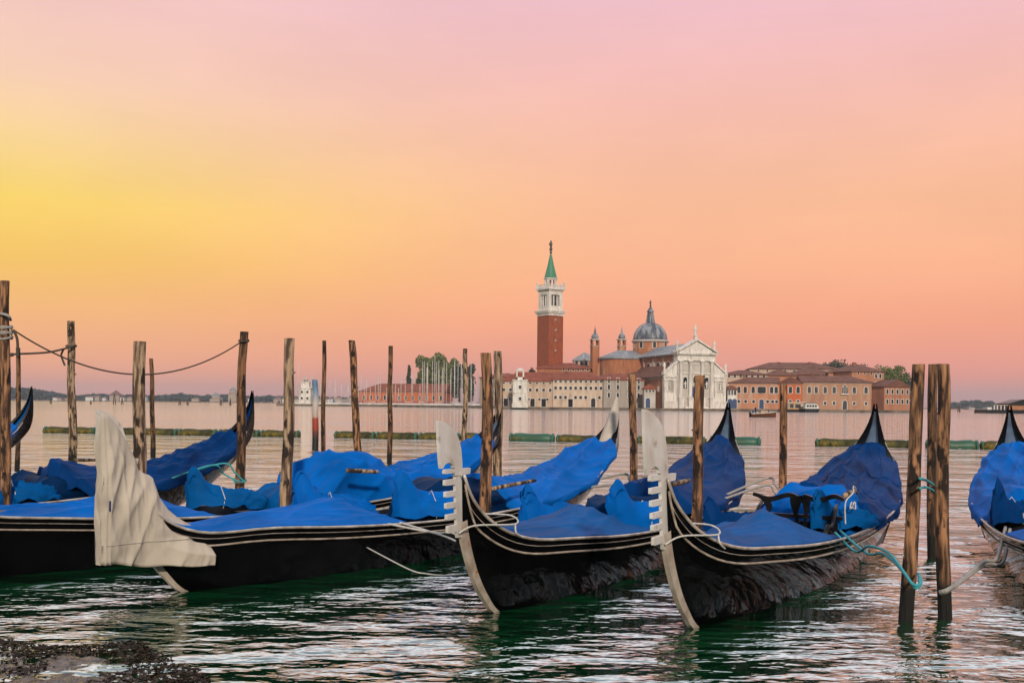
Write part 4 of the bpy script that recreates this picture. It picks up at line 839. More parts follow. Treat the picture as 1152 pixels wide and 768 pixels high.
class Gondola:
    def __init__(g, label, origin, theta, sx=1.0, blade=1.0, cloth1='blue', cloth2='navy', ornaments=(), seat=False, bow=True, bow_iron=True, stern_cover=True, seat_covers=(), seed=0, bow_end=3.7, stern_k=1.0, name='gondola', stern0=6.0, drop=.05, tail='greyblue'):
        g.tail = tail
        g.sx, g.seed = sx, seed; g.D = DENSE.copy()
        for i in range(len(g.D)):
            g.D[i, 0] += stem_shift(g.D[i, 0], sx); g.D[i, 3] += stem_shift(g.D[i, 3], sx)
            if g.D[i,1] > 1.3 and g.D[i,0] > 9: g.D[i,1] = 1.3+(g.D[i,1]-1.3)*stern_k
            if g.D[i,4] > 1.3 and g.D[i,3] > 9: g.D[i,4] = 1.3+(g.D[i,4]-1.3)*stern_k
        g.D[:, 1] -= drop*np.exp(-((g.D[:, 0]-1.3)/.72)**2)*np.clip((g.D[:, 0]-.5)/.35, 0, 1)
        g.us = np.maximum.accumulate(g.D[:, 0])+np.arange(len(g.D))*1e-5
        dx, dy = math.sin(theta), math.cos(theta)
        c = (origin[0]+dx*5.45, origin[1]+dy*5.45)
        g.root = empty(name, (c[0], c[1], 0), math.pi/2-theta, label, 'gondola', 'moored gondolas')
        g.theta = theta; g.c = c
        g.hull(); g.rails(); g.decks()
        if bow_iron: g.iron(blade)
        if bow: g.cover('bow_cover', 1.25 if bow_iron else 1.6, bow_end, lambda u: lerp([(1.2,.015),(1.8,.05),(2.8,.15),(3.5,.25),(3.7,.27),(4.2,.2)], u), cloth1, p=1.15, e0=-.1, e1=.62, inset=.96, hang=0, amp=.048)
        for o in ornaments: g.ornament(*o)
        for s in seat_covers: g.hump(*s)
        if seat: g.seats()
        else: g.bench()
        if stern_cover: g.cover('stern_cover', stern0, 10.28, lambda u: lerp([(5.9,.10),(6.15,.40),(6.5,.42),(7.2,.27),(8.2,.20),(9.5,.15),(10.0,.10),(10.3,.08)], u), cloth2, p=2.0, e0=.2, e1=-.0, inset=1.02, hang=.10, amp=.115, nu=190)
    def X(g, u): return u-5.45
    def S(g, u): return float(np.interp(u, g.us, g.D[:, 2])), float(np.interp(u, g.us, g.D[:, 1]))
    def world(g, u, y, z):
        q = Matrix.Rotation(math.pi/2-g.theta, 3, 'Z') @ Vector((g.X(u), y, z)); return Vector((g.c[0]+q.x, g.c[1]+q.y, q.z))
    def side(g, r, t, sg, off=0.0):
        su, sz, sb, bu, bz, bb = r
        tt = t**.75; y = bb+(sb-bb)*tt+.035*math.sin(math.pi*t)*min(1, sb/.3)
        return (g.X(bu+(su-bu)*t), sg*(y+off), bz+(sz-bz)*t)
    def hull(g):
        m = MB(); rows = []
        for r in g.D:
            row = [g.side(r, t, -1) for t in (1, .93, .8, .6, .4, .2, .08, 0)]+[(g.X(r[3]), 0, r[4]-.01)]+[g.side(r, t, 1) for t in (0, .08, .2, .4, .6, .8, .93, 1)]; rows.append(row)
        m.grid(rows)
        # inner skin of the open part and floor
        k = 1; m.k = 1; inn = []
        for u in np.linspace(3.15, 7.7, 34):
            b, z = g.S(u); inn.append([(g.X(u), -b+.004, z), (g.X(u), -b+.035, z+.004), (g.X(u), -b*.80, .12), (g.X(u), 0, .10), (g.X(u), b*.80, .12), (g.X(u), b-.035, z+.004), (g.X(u), b-.004, z)])
        m.grid(inn, smooth=False); m.build('hull', ['hull', 'hull_in'], g.root)
    def decks(g):
        m = MB()
        for a, b_ in ((.55, 3.2), (7.6, 9.7)):
            rows = []
            for u in np.linspace(a, b_, 26):
                b, z = g.S(u); rows.append([(g.X(u), y*b, z-.004+.07*(1-y*y)*min(1, b/.4)) for y in (-1, -.7, -.35, 0, .35, .7, 1)])
            m.grid(rows); e = rows[-1] if a < 5 else rows[0]
            m.add([p for p in e]+[(e[0][0], y*abs(e[0][1])*.8, .1) for y in (-1, -.7, -.35, 0, .35, .7, 1)], [(i, i+1, i+8, i+7) for i in range(6)])
        m.build('deck', 'hull_in', g.root)
        m = MB(); rows = []
        for u in np.linspace(9.65, 10.82, 26):
            b, z = g.S(u); rows.append([(g.X(u)+.03, y*b*.9, z-.05*min(1, b/.2)) for y in (-1, 0, 1)])
        m.grid(rows); m.build('tail_panel', g.tail, g.root)
        m = MB()
        for sg in (-1, 1):
            rows = []
            for u in np.linspace(9.6, 10.838, 30):
                b, z = g.S(u); w = b*.46; rows.append([(g.X(u), sg*(b+.014), z-.03), (g.X(u), sg*(b+.014), z+.022), (g.X(u), sg*(b-w), z+.022), (g.X(u)+.01, sg*(b-w), z-.04)])
            m.grid(rows, smooth=False, closed=True)
        m.build('tail_planks', 'hull', g.root)
    def rails(g):
        for sg in (-1, 1):
            m = MB(); m.tube([(g.X(r[0]), sg*(r[2]+.012), r[1]+.004) for r in g.D[::2] if r[0] < 10.5], .015, 8); m.build('gunwale_rail', 'rail', g.root)
            m = MB(); pts = []
            for r in g.D[2::2]:
                if r[0] > 10.45: break
                hgt = max(r[1]-r[4], .1); t = max(1-.125/hgt, .4); pts.append(g.side(r, t, sg, .010))
            m.tube(pts, .011, 8); m.build('rub_rail', 'rail2', g.root)
            m = MB(); pts = []
            for r in g.D[6::2]:
                if r[0] > 10.3: break
                hgt = max(r[1]-r[4], .1); pts.append(g.side(r, max(1-.055/hgt, .5), sg, .006))
            m.tube(pts, .004, 6); m.build('trim_line', 'rail', g.root)
    def iron(g, blade):
        def q(xz, yz):
            z = 2.11-.0026*yz; z = 1.38+(z-1.38)*blade if z > 1.38 else z
            u = (xz-62)/119; return (g.X(1.3-(1.3-u)*g.sx), z)
        out = [q(62,55), (q(63,90)), q(64,130), q(66,190), q(69,240), q(71,256), q(76,256), q(78,247), q(83,238), q(91,234), q(99,239), q(103,248), q(104,258)]
        ys = [(262,281,80), (301,321,82), (341,361,84), (380,400,86), (419,438,88), (458,484,91)]
        for i, (a, b, xl) in enumerate(ys):
            xr = 109+i*1.2; out += [q(xr, a), q(xl+1, a), q(xl, a+2), q(xl, b-3), q(xl+1, b-1), q(xr, b-1)]
        out += [q(118, 505), q(131, 505), q(129, 400), q(127.5, 290), q(151, 289), q(153, 266), q(129, 265), q(128, 230), q(125, 180), q(119, 140), q(110, 108), q(98, 84), q(82, 66), q(70, 57)]
        m = MB(); m.prism(out, -.014, .014); m.build('bow_iron', 'steel', g.root)
        m = MB(); st = [(r[3], r[4]) for r in g.D if r[3] < 1.3-(1.3-1.75)*1 and r[4] < .98]; rows = []
        for i, (u, z) in enumerate(st):
            p0 = st[max(i-1, 0)]; p1 = st[min(i+1, len(st)-1)]; t = Vector((p1[0]-p0[0], p1[1]-p0[1])).normalized(); nrm = Vector((t.y, -t.x)); nrm = nrm if nrm.x < 0 else -nrm
            w = .075*(g.sx*.8+.2)*(1-i/len(st))**.8+.028; a = (u+.02, z); b = (u+nrm.x*w, z+nrm.y*w)
            rows.append([(g.X(a[0]), -.034, a[1]), (g.X(b[0]), -.022, b[1]), (g.X(b[0]), .022, b[1]), (g.X(a[0]), .034, a[1])])
        m.grid(rows, smooth=False, closed=True); m.build('stem_band', 'band', g.root)
    def cover(g, name, u0, u1, crown, mat, p=2, e0=0, e1=0, inset=.97, hang=0, amp=.03, nu=150, nv=84):
        m = MB(); rows = []; sd = g.seed*7.3+u0
        for i in range(nu+1):
            f = i/nu; row = []
            for j in range(nv+1):
                v = -1+2*j/nv; av = abs(v); a = u0+e0*av**1.3; b_ = u1+e1*av**1.3; u = a+(b_-a)*f
                b, zs = g.S(u); ext = 0
                vv = v*1.16 if hang else v; av2 = abs(vv)
                yy = math.copysign(min(av2, 1), vv)*b*inset; dz = -max(av2-1, 0)/.16*hang if hang else 0
                z = zs+.018+crown(u)*(1-min(av2, 1)**p)+dz
                n1 = nz(u*.9+sd, v*1.3, sd)
                env = (1-min(av2, 1)**5) if not hang else (1-.35*min(av2, 1)**5)
                z += 1.15*amp*env*crease(u*.9, v*b*2.2, sd)+amp*.6*n1*env
                if hang: yy += math.copysign(.018+.03*max(0, nz(u*3.5+sd, sd, v*.2)), vv)*(1 if av2 > .96 else .0)*1.0; z += (0.055*nz(u*2.3+sd, sd, 5) if av2 > 1 else 0)*(av2-1)/.16
                row.append((g.X(u)+amp*.5*nz(u*2, v*2, sd+9), yy+amp*.6*nz(u*2.1+4, v*2, sd)*env, z))
            rows.append(row)
        if hang:  # the front edge falls in a soft curtain over the seats
            fr = rows[0]; pre = []
            for k in (3, 2, 1):
                pre.append([(x-.03*k+.03*nz(y*5, k*.5, sd), y*(1-.01*k), max(z-.11*k*(1-abs(y)/.95)-.015*nz(y*7, k, sd), g.S(u0)[1]-.05)) for x, y, z in fr])
            rows = pre+rows
        m.grid(rows); o = m.build(name, mat, g.root)
        nrow = len(rows); sm = MB(); up = Vector((0, 0, .003))
        for f in ((.30, .63) if hang else (.5,)):
            sm.tube([Vector(p)+up for p in rows[int(nrow*f)][3:-3:2]], .0055, 5)
        for j in (int(nv*.5), ) if not hang else (int(nv*.27), int(nv*.73)):
            sm.tube([Vector(r_[j])+up for r_ in rows[4:-2:2]], .0055, 5)
        for j in (0, nv): sm.tube([Vector(r_[j]) for r_ in rows[::3]], .009, 6)
        sm.tube([Vector(p) for p in rows[-1][::2]], .009, 6); sm.build('hem', mat, o)
        s = o.modifiers.new('solid', 'SOLIDIFY'); s.thickness = .008; s.offset = -1
        return o
    def ornament(g, u, y, h=.55, ln=.75, mat='blue2', face=0):
        """peaked cloth sock over the brass side ornament"""
        m = MB(); rows = []; sd = g.seed+u*3+y; b, zs = g.S(u); z0 = zs-.02
        ln *= 1.25; h *= .92; P1 = [(0,.74),(.03,.92),(.07,1.0),(.12,.98),(.17,.84),(.23,.62),(.30,.50),(.42,.44),(.55,.47),(.7,.45),(.85,.36),(.95,.22),(1,.10)]; Wd = [(0,.05),(.06,.10),(.2,.13),(.35,.17),(.6,.20),(.9,.17),(1,.07)]
        for i in range(49):
            f = i/48; row = []; hh = h*lerp(P1, f); w = lerp(Wd, f)*(ln/.75)**.4
            for j in range(31):
                a = math.pi*j/30; sy = math.cos(a); sz = math.sin(a)**(.8 if f > .3 else 1.0); ny = w*sy*(1-(.45*min(sz, 1) if f < .3 else .12*sz))+(f-.5)*-.42; nn = .10*(crease(f*3.0+sd, a*.8, sd)+.15)+.02*nz(f*6+sd, a*2, sd)*(math.sin(a)**.5 if 0 < j < 30 else 0)
                row.append((g.X(u)+(f-.5)*ln, y+ny*(1+nn*4), z0+hh*sz+nn))
            rows.append(row)
        m.grid(rows); m.add(rows[0], [tuple(range(31))], True); m.add(rows[-1], [tuple(range(31))], True)
        o = m.build('ornament_cover', mat, g.root)
        m = MB(); m.tube([(g.X(u)-ln*.15, y-.13, z0+.03), (g.X(u)-ln*.12, y-.135, z0+.16), (g.X(u)-ln*.1, y, z0+h*.62), (g.X(u)-ln*.12, y+.135, z0+.16)], .007, 6); m.build('tie_cord', 'rope_white', o) if h > .5 else None
    def hump(g, u0, u1, w, h, mat='navy2', y0=0, base=None, name='seat_cover', amp=.04):
        m = MB(); rows = []; sd = g.seed*2+u0*5; nu, nv = 84, 70
        for i in range(nu+1):
            f = i/nu; e = (math.sin(math.pi*min(max(f, .0), 1)))**.35 if 0 < f < 1 else 0; u = u0+(u1-u0)*f; b, zs = g.S(u); zb = (zs-.10) if base is None else base; row = []
            for j in range(nv+1):
                a = math.pi*j/nv; cy = math.copysign(abs(math.cos(a))**.62, math.cos(a)); cz = math.sin(a)**.62 if 0 < j < nv else 0
                n1 = nz(u*2+sd, a, sd); fo = 2.2*crease(u*1.4, a*.8, sd)+.3*n1; hh = h*(.82+.18*math.sin(3.2*f+sd))*e
                row.append((g.X(u)+amp*nz(a*2, sd, u), y0+w*cy*(.80+.20*e)+amp*1.2*fo*cy*.6, zb+hh*cz+amp*1.3*fo*cz))
            rows.append(row)
        m.grid(rows); m.add(rows[0], [tuple(range(nv+1))]); m.add(rows[-1], [tuple(range(nv+1))])
        m.build(name, mat, g.root)
    def bench(g):
        m = MB(); x = g.X(5.7); m.box(x-.25, x+.25, -.52, .52, .12, .42); m.box(x+.2, x+.28, -.5, .5, .42, .72); m.build('seat', 'blackwood', g.root)
        m = MB(); x = g.X(4.6); m.box(x-.11, x+.11, -.64, .64, .34, .38); m.build('thwart', 'blackwood', g.root)
    def seats(g):
        """carved black chairs and the low front seat of the open cockpit"""
        def carved(x, y, s, sg, hi):
            m = MB(); top = [(x-.42*s, y, hi-.05), (x-.36*s, y, hi), (x-.26*s, y, hi-.05), (x-.12*s, y, hi-.015), (0*s+x, y, hi+.03), (x+.16*s, y, hi+.02), (x+.30*s, y, hi-.05), (x+.42*s, y, hi)]
            return m, top
        x = g.X(5.35)
        m = MB(); m.box(x-.20, x+.22, -.50, .50, .12, .34); m.box(x-.22, x+.24, -.52, .52, .34, .38); m.build('seat', 'blackwood', g.root)
        # carved backrest across the boat: wavy top rail, flat curved splats and two cross boards
        m = MB(); hi = .90; xr = x-.18
        ys = np.linspace(-.58, .52, 33)
        for yy0, yy1, zc, am in ((-.58, -.10, hi, .030), (-.06, .52, hi-.01, .034)):
            yv = np.linspace(yy0, yy1, 17); rows = []
            for y in yv:
                f = (y-yy0)/(yy1-yy0); z = zc+am*math.sin(f*7.5)-.03*abs(f-.5); hh = .020+.012*math.sin(f*math.pi)
                rows.append([(xr-.03, y, z-hh), (xr-.03, y, z+hh), (xr+.03, y, z+hh), (xr+.03, y, z-hh)])
            m.grid(rows, closed=True, smooth=False); m.add([p for p in rows[0]], [(0, 1, 2, 3)]); m.add([p for p in rows[-1]], [(0, 1, 2, 3)])
        for yc, w, z0, z1, sw in ((-.12, .055, .36, hi, .01), (-.02, .075, .34, hi+.01, -.012), (.40, .05, .36, hi-.02, .05), (.18, .05, .36, .64, .03), (-.44, .05, .36, .62, -.03)):
            rows = []
            for k in range(19):
                f = k/18; z = z0+(z1-z0)*f; yy = yc+sw*math.sin(f*6.3)*1.6; ww = w*(.62+.38*math.cos(f*6.28))
                rows.append([(xr-.028, yy-ww, z), (xr-.028, yy+ww, z), (xr+.024, yy+ww, z), (xr+.024, yy-ww, z)])
            m.grid(rows, closed=True, smooth=False)
        m.box(xr-.035, xr+.035, -.56, .56, .64, .685); m.box(xr+.03, xr+.05, -.50, .46, .30, .60); m.build('backrest', 'blackwood', g.root)
        m = MB(); x2 = g.X(4.85)
        rows = []
        for k in range(25):
            f = k/24; y = -.56+1.12*f; z = .47+.09*math.sin(math.pi*f)**.6+.025*math.sin(f*19); rows.append([(x2-.02, y, .14), (x2-.02, y, z), (x2+.03, y, z), (x2+.03, y, .14)])
        m.grid(rows, closed=True, smooth=False); m.build('front_board', 'blackwood', g.root)
        for sg in (-1, 1):
            m = MB(); xa = g.X(5.0)
            m.tube([(xa-.28, sg*.44, .40), (xa-.30, sg*.46, .52), (xa-.22, sg*.47, .60), (xa-.08, sg*.47, .56), (xa+.06, sg*.47, .62), (xa+.22, sg*.46, .74), (xa+.34, sg*.46, .80)], [.02,.03,.035,.028,.032,.03,.02], 8)
            m.tube([(xa-.1, sg*.46, .56), (xa-.06, sg*.46, .42), (xa-.12, sg*.45, .3), (xa-.05, sg*.45, .14)], [.03,.022,.032,.02], 8)
            m.tube([(xa+.2, sg*.46, .72), (xa+.24, sg*.46, .5), (xa+.16, sg*.45, .32), (xa+.24, sg*.45, .14)], [.03,.022,.032,.02], 8); m.build('armrest', 'blackwood', g.root)

T = lambda d_: rad(d_)
def from_foot(F_, th, k=1.3): return (F_[0]-k*math.sin(th), F_[1]-k*math.cos(th))
def from_stern(px, d, th): a = at(px, 450, d); return (a.x-10.84*math.sin(th), a.y-10.84*math.cos(th))
GE = Gondola('gondola nearest the thick brown poles, tall bare bow iron and black carved seats showing', from_foot((1.656, 9.635), T(28.1)), T(28.1), 1.0, 1.0, 'blue', 'navy', ornaments=[(4.55, .60, .42, .5, 'navy'), (5.5, -.50, .50, .62, 'blue')], seat=True, seat_covers=[(5.55, 6.45, .64, .66, 'blue2', 0, .38)], seed=1)
GD = Gondola('middle gondola with bare bow iron and dark blue stern cover before the white church', from_foot((-.2016, 10.16), T(24.9)), T(24.9), .81, .80, 'blue', 'navy', ornaments=[(4.3, .58, .50, .62, 'blue2'), (4.7, -.45, .62, .8, 'blue2')], seat_covers=[(4.8, 6.4, .55, .58, 'navy2', .05, .40)], seed=2, drop=.08)
GC = Gondola('gondola whose bow wears the big cream cloth cover, bright blue stern tarpaulin', from_foot((-3.575, 11.03), T(34.7)), T(34.7), .63, .9, 'blue2', 'blue2', ornaments=[(4.2, .40, .62, .75, 'blue2'), (5.25, -.42, .66, .85, 'blue2')], seat_covers=[(5.3, 6.9, .60, .60, 'navy2', 0, .42)], seed=3, stern0=6.6, drop=.19)
GB2 = Gondola('gondola behind the cream covered bow, with heaped bright blue covers amidships', (-7.0, 10.75), T(38.8), 1, 1, 'blue2', 'blue2', ornaments=[(5.2, .35, .60, .75, 'blue'), (7.6, -.3, .5, .7, 'blue2')], seat_covers=[(5.6, 6.3, .5, .4, 'blue', 0, .45), (6.1, 8.2, .66, .72, 'blue2', 0, .46, 'seat_cover', .075)], seed=4, stern0=7.6)
GB = Gondola('gondola at left with high pointed stern beside the dark rope pole', from_stern(284, 20.3, T(29)), T(29), 1, 1, 'blue', 'navy', ornaments=[(5.6, -.3, .62, .8, 'blue')], seat_covers=[(4.6, 5.6, .5, .35, 'blue', 0, .45), (5.9, 6.8, .55, .50, 'navy2', .1, .45)], seed=5, stern_k=1.2, stern0=6.4, tail='navy')
GA = Gondola('farthest gondola, only its upturned blue covered stern showing at the left edge', from_stern(35.5, 25.5, T(30)), T(30), 1, 1, 'blue', 'blue2', ornaments=[(5.4, -.3, .6, .8, 'blue')], seed=6, stern_k=1.35, tail='blue')
GG = Gondola('gondola cut off by the right edge with bright blue stern cover', from_stern(1136, 18.4, T(19.2)), T(19.2), 1, 1, 'blue2', 'blue2', ornaments=[(5.9, .48, .65, .8, 'navy')], seat_covers=[(5.9, 6.8, .5, .45, 'navy2', -.1, .42)], seed=7)

# cream canvas cover over the bow iron, and the smaller one over the stern of the same gondola
def canvas_bow(g):
    m = MB(); rows = []; lo = 1.3-1.3*g.sx
    ztop = [(0,1.86),(.05,1.885),(.12,1.87),(.22,1.78),(.33,1.62),(.42,1.45),(.47,1.31),(.56,1.26),(.62,1.24),(.70,1.03),(.80,.90),(.92,.80),(1.05,.72),(1.2,.66)]
    for i in range(111):
        f = i/110; u = .03+1.12*f; zt = lerp(ztop, u); zb = .39+.03*nz(u*3, 0, 0)-.11*f; row = []
        b, zs = g.S(max(u+lo, .4+lo)) ; hb = min(b, .04+.40*max(u-.12, 0))+.060
        if u < .06: hb = .03
        for j in range(73):
            t = j/72; side_ = -1 if t < .5 else 1; s = abs(t-.5)*2     # s: 0 at ridge, 1 at hem
            z = zt+(zb-zt)*s; shape = min(1, .10+s*1.25)**.9; tip = .020 if u < .5 else .03
            y = side_*(tip*(1-s)+hb*shape) if s > 0 else 0
            sg_ = side_
            w = (.068-.03*min(1, u))*max(crease(z*1.5+u*.3, u*2.3-z*.35, 4+sg_)+.2, -.05)+.012*nz(u*5, z*3, sg_)
            y += side_*w*min(1, s*4)*(.45 if u < .1 else 1); row.append((g.X(u+lo)-(.012*math.sin(z*9) if u < .05 else 0), y, z))
        rows.append(row)
    m.grid(rows); 
    n = 73; m.add(rows[0], [tuple(range(n))])
    o = m.build('bow_canvas_cover', 'canvas', g.root); tag(o, 'big creased cream canvas cover over the bow')
    s = o.modifiers.new('solid', 'SOLIDIFY'); s.thickness = .006
    m = MB(); pts = []
    for r in rows[6:108]: q = r[2]; pts.append((q[0], q[1]-.003, q[2]))
    for off in (.17,): 
        ln = []
        for r in rows[2:108:2]:
            z = .40+off; zz = [abs(q[2]-z) for q in r[:36]]; k = zz.index(min(zz)); ln.append((r[k][0], r[k][1]-.004, z+.01))
        m.tube(ln, .0035, 5)
    m.build('seam', 'rope_grey', o)
    m = MB(); r = rows[6]; q = min(r[:36], key=lambda q: abs(q[2]-.98)); m.box(q[0]-.012, q[0]+.012, q[1]-.012, q[1]-.006, .92, 1.02); m.build('label_patch', 'navy', o)
canvas_bow(GC)
def canvas_stern(g):
    m = MB(); rows = []
    for i in range(31):
        f = i/30; z = 1.22+.92*f; u = 10.40+.42*f**.7; w = .16*(1-f)**.8+.012; dpt = .22*(1-f)**.7+.02; row = []
        for j in range(25):
            a = 2*math.pi*j/24; r_ = 1+.16*(1-2*abs(nz(math.cos(a)*2, math.sin(a)*2+z*1.4, z)))*(1-f); row.append((g.X(u)+.02+dpt*math.cos(a)*r_, w*math.sin(a)*r_, z-.10*(1-f)*abs(math.cos(a))))
        rows.append(row)
    m.grid(rows); o = m.build('stern_canvas_cover', 'canvas', g.root); tag(o, 'small cream canvas hood over the stern tip')
canvas_stern(GC)

# ---------------------------------------------------------------- ropes
def curve(pts, n=40):
    P_ = [np.array(p, float) for p in pts]; res = []
    for i in range(len(P_)-1):
        p0 = P_[max(i-1, 0)]; p1 = P_[i]; p2 = P_[i+1]; p3 = P_[min(i+2, len(P_)-1)]; k = max(3, n//(len(P_)-1))
        for q in range(k):
            t = q/k; res.append(.5*((2*p1)+(-p0+p2)*t+(2*p0-5*p1+4*p2-p3)*t*t+(-p0+3*p1-3*p2+p3)*t**3))
    res.append(P_[-1]); return res
def rope(pts, r, mat, label, name='mooring_rope', loops=()):
    m = MB(); m.tube(curve(pts), r, 8)
    for lp in loops: m.tube(curve(lp, 36), r, 8)
    return tag(m.build(name, mat), label, 'rope')
def loop_round(b, tp, z, r, tilt=.03, turns=1):
    f = (z-b.z)/(tp.z-b.z); c = b+(tp-b)*f; return [(c.x+r*math.cos(a), c.y+r*math.sin(a), z+tilt*math.sin(a)+.03*a/6.28) for a in [2*math.pi*k*turns/(14*turns) for k in range(14*turns+1)]]
def px3(px, py, d): v = at(px, py, d); return (v.x, v.y, v.z)
# long sagging line between the left pole and the dark pole by the stern
a = px3(15, 371, 15.2); b = px3(272, 384, 18.3); pts = []
for k in range(25):
    t = k/24; v = Vector(a).lerp(Vector(b), t); sag = 4*t*(1-t)*.60; pts.append((v.x, v.y, v.z-sag))
rope(pts, .012, 'rope_dark', 'long thin rope sagging between the tall left pole and the dark pole', loops=[loop_round(P['f'][1], P['f'][2], b[2], .085)])
rope([px3(13, 399, 15.2), px3(20, 398, 29.8), px3(55, 396, 31), px3(82, 389.5, 31.6)], .03, 'rope_dark', 'short rope strung from the thin left pole to the greyish one', loops=[loop_round(P['c'][1], P['c'][2], px3(82, 389.5, 31.8)[2], .135), [px3(72,392,31.5), px3(69,399,31.5), px3(71,406,31.5), px3(73,411,31.5)]])
rope([px3(15, 371, 15.1), px3(19, 380, 15.1), px3(20, 392, 15.1), px3(19.5, 402, 15.1)], .02, 'rope_dark', 'loose rope end hanging below the knot on the left pole')
m = MB()
for k in range(5): m.tube(curve(loop_round(P['a'][1], P['a'][2], zat(8, 361-3*k+20, 15.2)-.0+.02*k*0, .085+.004*(k % 2), .03*(-1)**k)), .017, 8)
m.tube(curve([px3(-6, 356, 15.6), px3(0, 353, 15.1), px3(9, 355, 15.0), px3(12, 360, 15.1)]), .02, 8)
tag(m.build('rope_lashing', 'rope_grey'), 'grey rope wound several times round the tall left pole', 'rope')
f = P['f']
rope([GB.world(8.0, -.66, .66), px3(238, 523, 17.6), px3(252, 533, 17.9), px3(268, 541, 18.0), px3(275, 542, 18.1)], .014, 'rope_teal', 'teal rope from the left gondola to the dark pole', loops=[loop_round(f[1], f[2], zat(272, 541, 18.3), .10, .04), [GB.world(8.6, -.60, .78), px3(252, 521, 18.0), px3(264, 531, 18.1), px3(274, 541, 18.2)]])
q_ = P['q']; dq = q_[1].y
rope([GE.world(4.55, -.60, .56), px3(962, 620, 11.6), px3(978, 614, 11.2), px3(1000, 622, 10.4), px3(1016, 642, 9.7), px3(1026, 656, 9.45), px3(1034, 658, 9.5), px3(1034, 650, 9.75)], .014, 'rope_teal', 'thick teal rope looping from the right gondola round the nearest brown pole',
     loops=[[GE.world(4.75, -.62, .56), px3(975, 622, 11.3), px3(992, 622, 10.8), px3(1008, 634, 10.2), px3(1020, 648, 9.6), px3(1030, 661, 9.45), px3(1036, 655, 9.6), px3(1033, 645, 9.9)]])
rope([px3(1035, 538, 9.8), px3(1044, 541, 11), px3(1054, 549, 13.5), px3(1056, 556, 13.9)], .014, 'rope_teal', 'teal rope between the two thick poles above the water at right', loops=[[px3(1035, 549, 9.8), px3(1042, 548, 11), px3(1050, 552, 12.5), px3(1055, 560, 13.8)]])
rope([GG.world(5.1, .62, .53), px3(1122, 627, 11.8), px3(1108, 631, 11.2), px3(1092, 643, 10.6), px3(1076, 656, 10.1), px3(1066, 663, 9.7), px3(1057, 666, 9.7)], .020, 'rope_grey', 'pair of grey ropes from the right edge gondola to the knotty pole', loops=[[GG.world(4.8, .60, .54), px3(1128, 632, 11.8), px3(1110, 634, 11.3), px3(1090, 647, 10.5), px3(1070, 662, 9.9), px3(1058, 667, 9.72)]])
p_ = P['p']
rope([GD.world(7.4, -.64, .64), px3(862, 538, 16.0), px3(872, 545, 15.7), px3(883, 560, 15.4)], .018, 'rope_grey', 'two grey ropes from the middle gondola stern to the pole at its right', loops=[[GD.world(7.1, -.64, .60), px3(860, 546, 15.6), px3(872, 554, 15.5), px3(884, 562, 15.4)], loop_round(p_[1], p_[2], zat(881, 560, 15.6), .085, .03)])
n_ = P['n']
rope([GC.world(8.2, -.60, .72), px3(700, 533, 17.6), px3(708, 540, 17.3), px3(713, 548, 17.1)], .020, 'rope_grey', 'two grey ropes from the canvas hooded stern to the slender pole', loops=[[GC.world(7.6, -.64, .66), px3(688, 545, 17.0), px3(700, 552, 17), px3(709, 562, 17)]])
rope([GC.world(4.0, -.68, .54), px3(488, 599, 12.4), px3(505, 598, 12.1), px3(518, 603, 11.9), px3(528, 606, 11.6)], .013, 'rope_white', 'pale rope lying over the gunwale left of the middle bow iron', loops=[[GC.world(4.2, -.69, .54), px3(497, 602, 12.2), px3(512, 608, 11.9)]])
rope([GC.world(3.6, -.70, .30), px3(460, 640, 11.9), px3(480, 645, 11.7), px3(500, 647, 11.3), px3(524, 645, 10.4)], .008, 'rope_white', 'thin white line hanging against the black hull left of the middle bow')
for g_, lb, x in ((GD, 'thin white line tied from the bow iron of the middle gondola to its rail', 0), (GE, 'thin white line tied from the bow iron of the right gondola to its rail', 0)):
    lo = 1.3-1.3*g_.sx
    rope([g_.world(.45*g_.sx+lo, -.03, .84), g_.world(.62*g_.sx+lo, -.12, .90), g_.world(1.15+lo*.6, -.27, .87), g_.world(1.3+lo*.6, -.15, .93), g_.world(1.3+lo*.6, .2, .93)], .008, 'rope_white', lb, loops=[[g_.world(1.15+lo*.6, -.27, .87), g_.world(1.10+lo*.6, -.30, .80), g_.world(1.22+lo*.6, -.31, .74)]])
rope([GE.world(6.25, -.52, .95), GE.world(5.9, -.55, 1.0), GE.world(5.5, -.62, .95), GE.world(5.25, -.58, .85), GE.world(5.15, -.60, .60)], .008, 'rope_white', 'white cord knotted on the blue cover by the nearest thick pole', name='tie_cord', loops=[[GE.world(5.35, -.64, .80), GE.world(5.2, -.66, .86), GE.world(5.1, -.66, .80), GE.world(5.3, -.64, .78), GE.world(5.5, -.64, .84), GE.world(5.45, -.66, .76), GE.world(5.33, -.64, .79)]])

# wooden oar ends poking out of the covers
def spar(p0, p1, r, label, mat='pole2'):
    m = MB(); m.tube([p0, Vector(p0).lerp(Vector(p1), .5), p1], [r, r*1.05, r*.9], 10); tag(m.build('oar', mat), label, 'oar', None)
spar(px3(951, 557, 13.2), px3(962, 552, 14.2), .035, 'short round oar end poking out above the carved black seats')
spar(px3(756, 545, 13.2), px3(775, 540, 13.6), .030, 'short oar end lying on the dark seat cover of the middle gondola')
spar(px3(553, 549.5, 14.0), px3(602, 540, 15.0), .026, 'pale oar beside the rounded dark cover of the cream-bowed gondola')
spar(px3(390, 529, 14.9), px3(425, 530.5, 15.2), .030, 'oar end lying across the heaped bright blue covers')
spar(px3(84, 517, 15.2), px3(107, 517, 16.0), .026, 'thin oar resting on the left gondola between two poles')

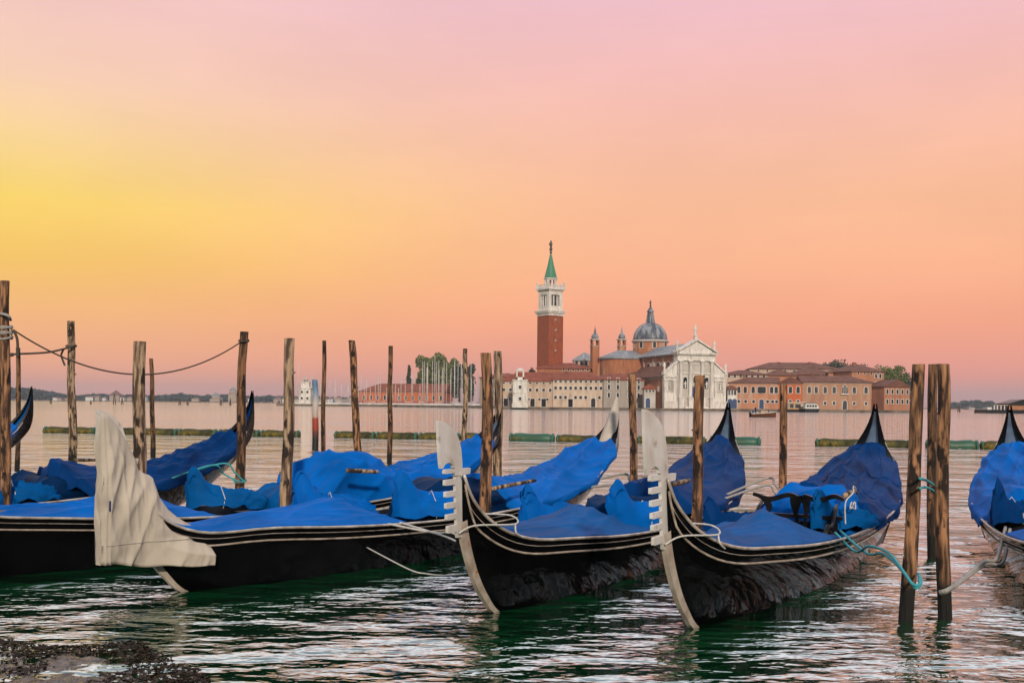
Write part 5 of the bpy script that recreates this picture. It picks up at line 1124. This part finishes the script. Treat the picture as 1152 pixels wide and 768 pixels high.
# ---------------------------------------------------------------- weedy stone step in the lower left corner
def step():
    m = MB(); rows = []
    for i in range(91):
        y = 5.6+3.45*i/90; row = []
        for j in range(111):
            x = -6.2+4.6*j/110; e = 1.0
            edge = -2.25+(.25*nz(y*1.1, 0, 2))-(max(0, y-7.4)*.55); fr = 8.75-.0*(x+6)+.28*nz(x*1.2, 3, 0)-.12*max(0, x+4.4)
            k = min(max((edge-x)/.5, -1), 1, (fr-y)/.35)
            z = -.25+.250*max(min(k+.45, 1), 0)+.035*nz(x*2.2, y*2.2, 0)+.028*nz(x*7, y*7, 1)+.014*nz(x*17, y*17, 2); row.append((x, y, z))
        rows.append(row)
    m.grid(rows); tag(m.build('stone_landing', 'wetstone'), kind='structure')
    rg = random.Random(3); m = MB()
    for _ in range(15000):
        x = rg.uniform(-6.1, -1.8); y = rg.uniform(6.2, 8.9); edge = -2.25-(max(0, y-7.4)*.55)+.25*nz(y*1.1, 0, 2); fr = 8.75+.28*nz(x*1.2, 3, 0)-.12*max(0, x+4.4)
        dd = min(edge-x, fr-y)
        if dd < -.12 or (dd > .30 and nz(x*1.6, y*1.6, 7)+.35*nz(x*7, y*7, 2) < .16): continue
        z = .0+.022*rg.random(); s = rg.uniform(.010, .034); a = rg.uniform(0, 6.28); c_, s_ = math.cos(a)*s, math.sin(a)*s
        m.add([(x-c_, y-s_, z), (x+s_*.4, y-c_*.4, z+s*.28), (x+c_, y+s_, z+.008), (x-s_*.4, y+c_*.4, z-.01)], [(0, 1, 2, 3)])
    tag(m.build('seaweed', 'weed'), 'brown seaweed covering the edge of the wet stone landing', 'seaweed', kind='stuff')
step()

# ---------------------------------------------------------------- haze
def haze():
    m = bpy.data.materials.new('dawn_haze'); m.use_nodes = True; t = m.node_tree; t.nodes.clear(); o = t.nodes.new('ShaderNodeOutputMaterial'); v = t.nodes.new('ShaderNodeVolumePrincipled')
    v.inputs['Color'].default_value = (.66, .72, .82, 1); v.inputs['Density'].default_value = .00017; v.inputs['Anisotropy'].default_value = .1; t.links.new(v.outputs[0], o.inputs['Volume'])
    b = MB(); b.box(-5990, 5990, -5990, 5990, -4.2, 85); tag(b.build('haze', m), 'thin dawn haze over the water', 'haze', kind='stuff')
haze()
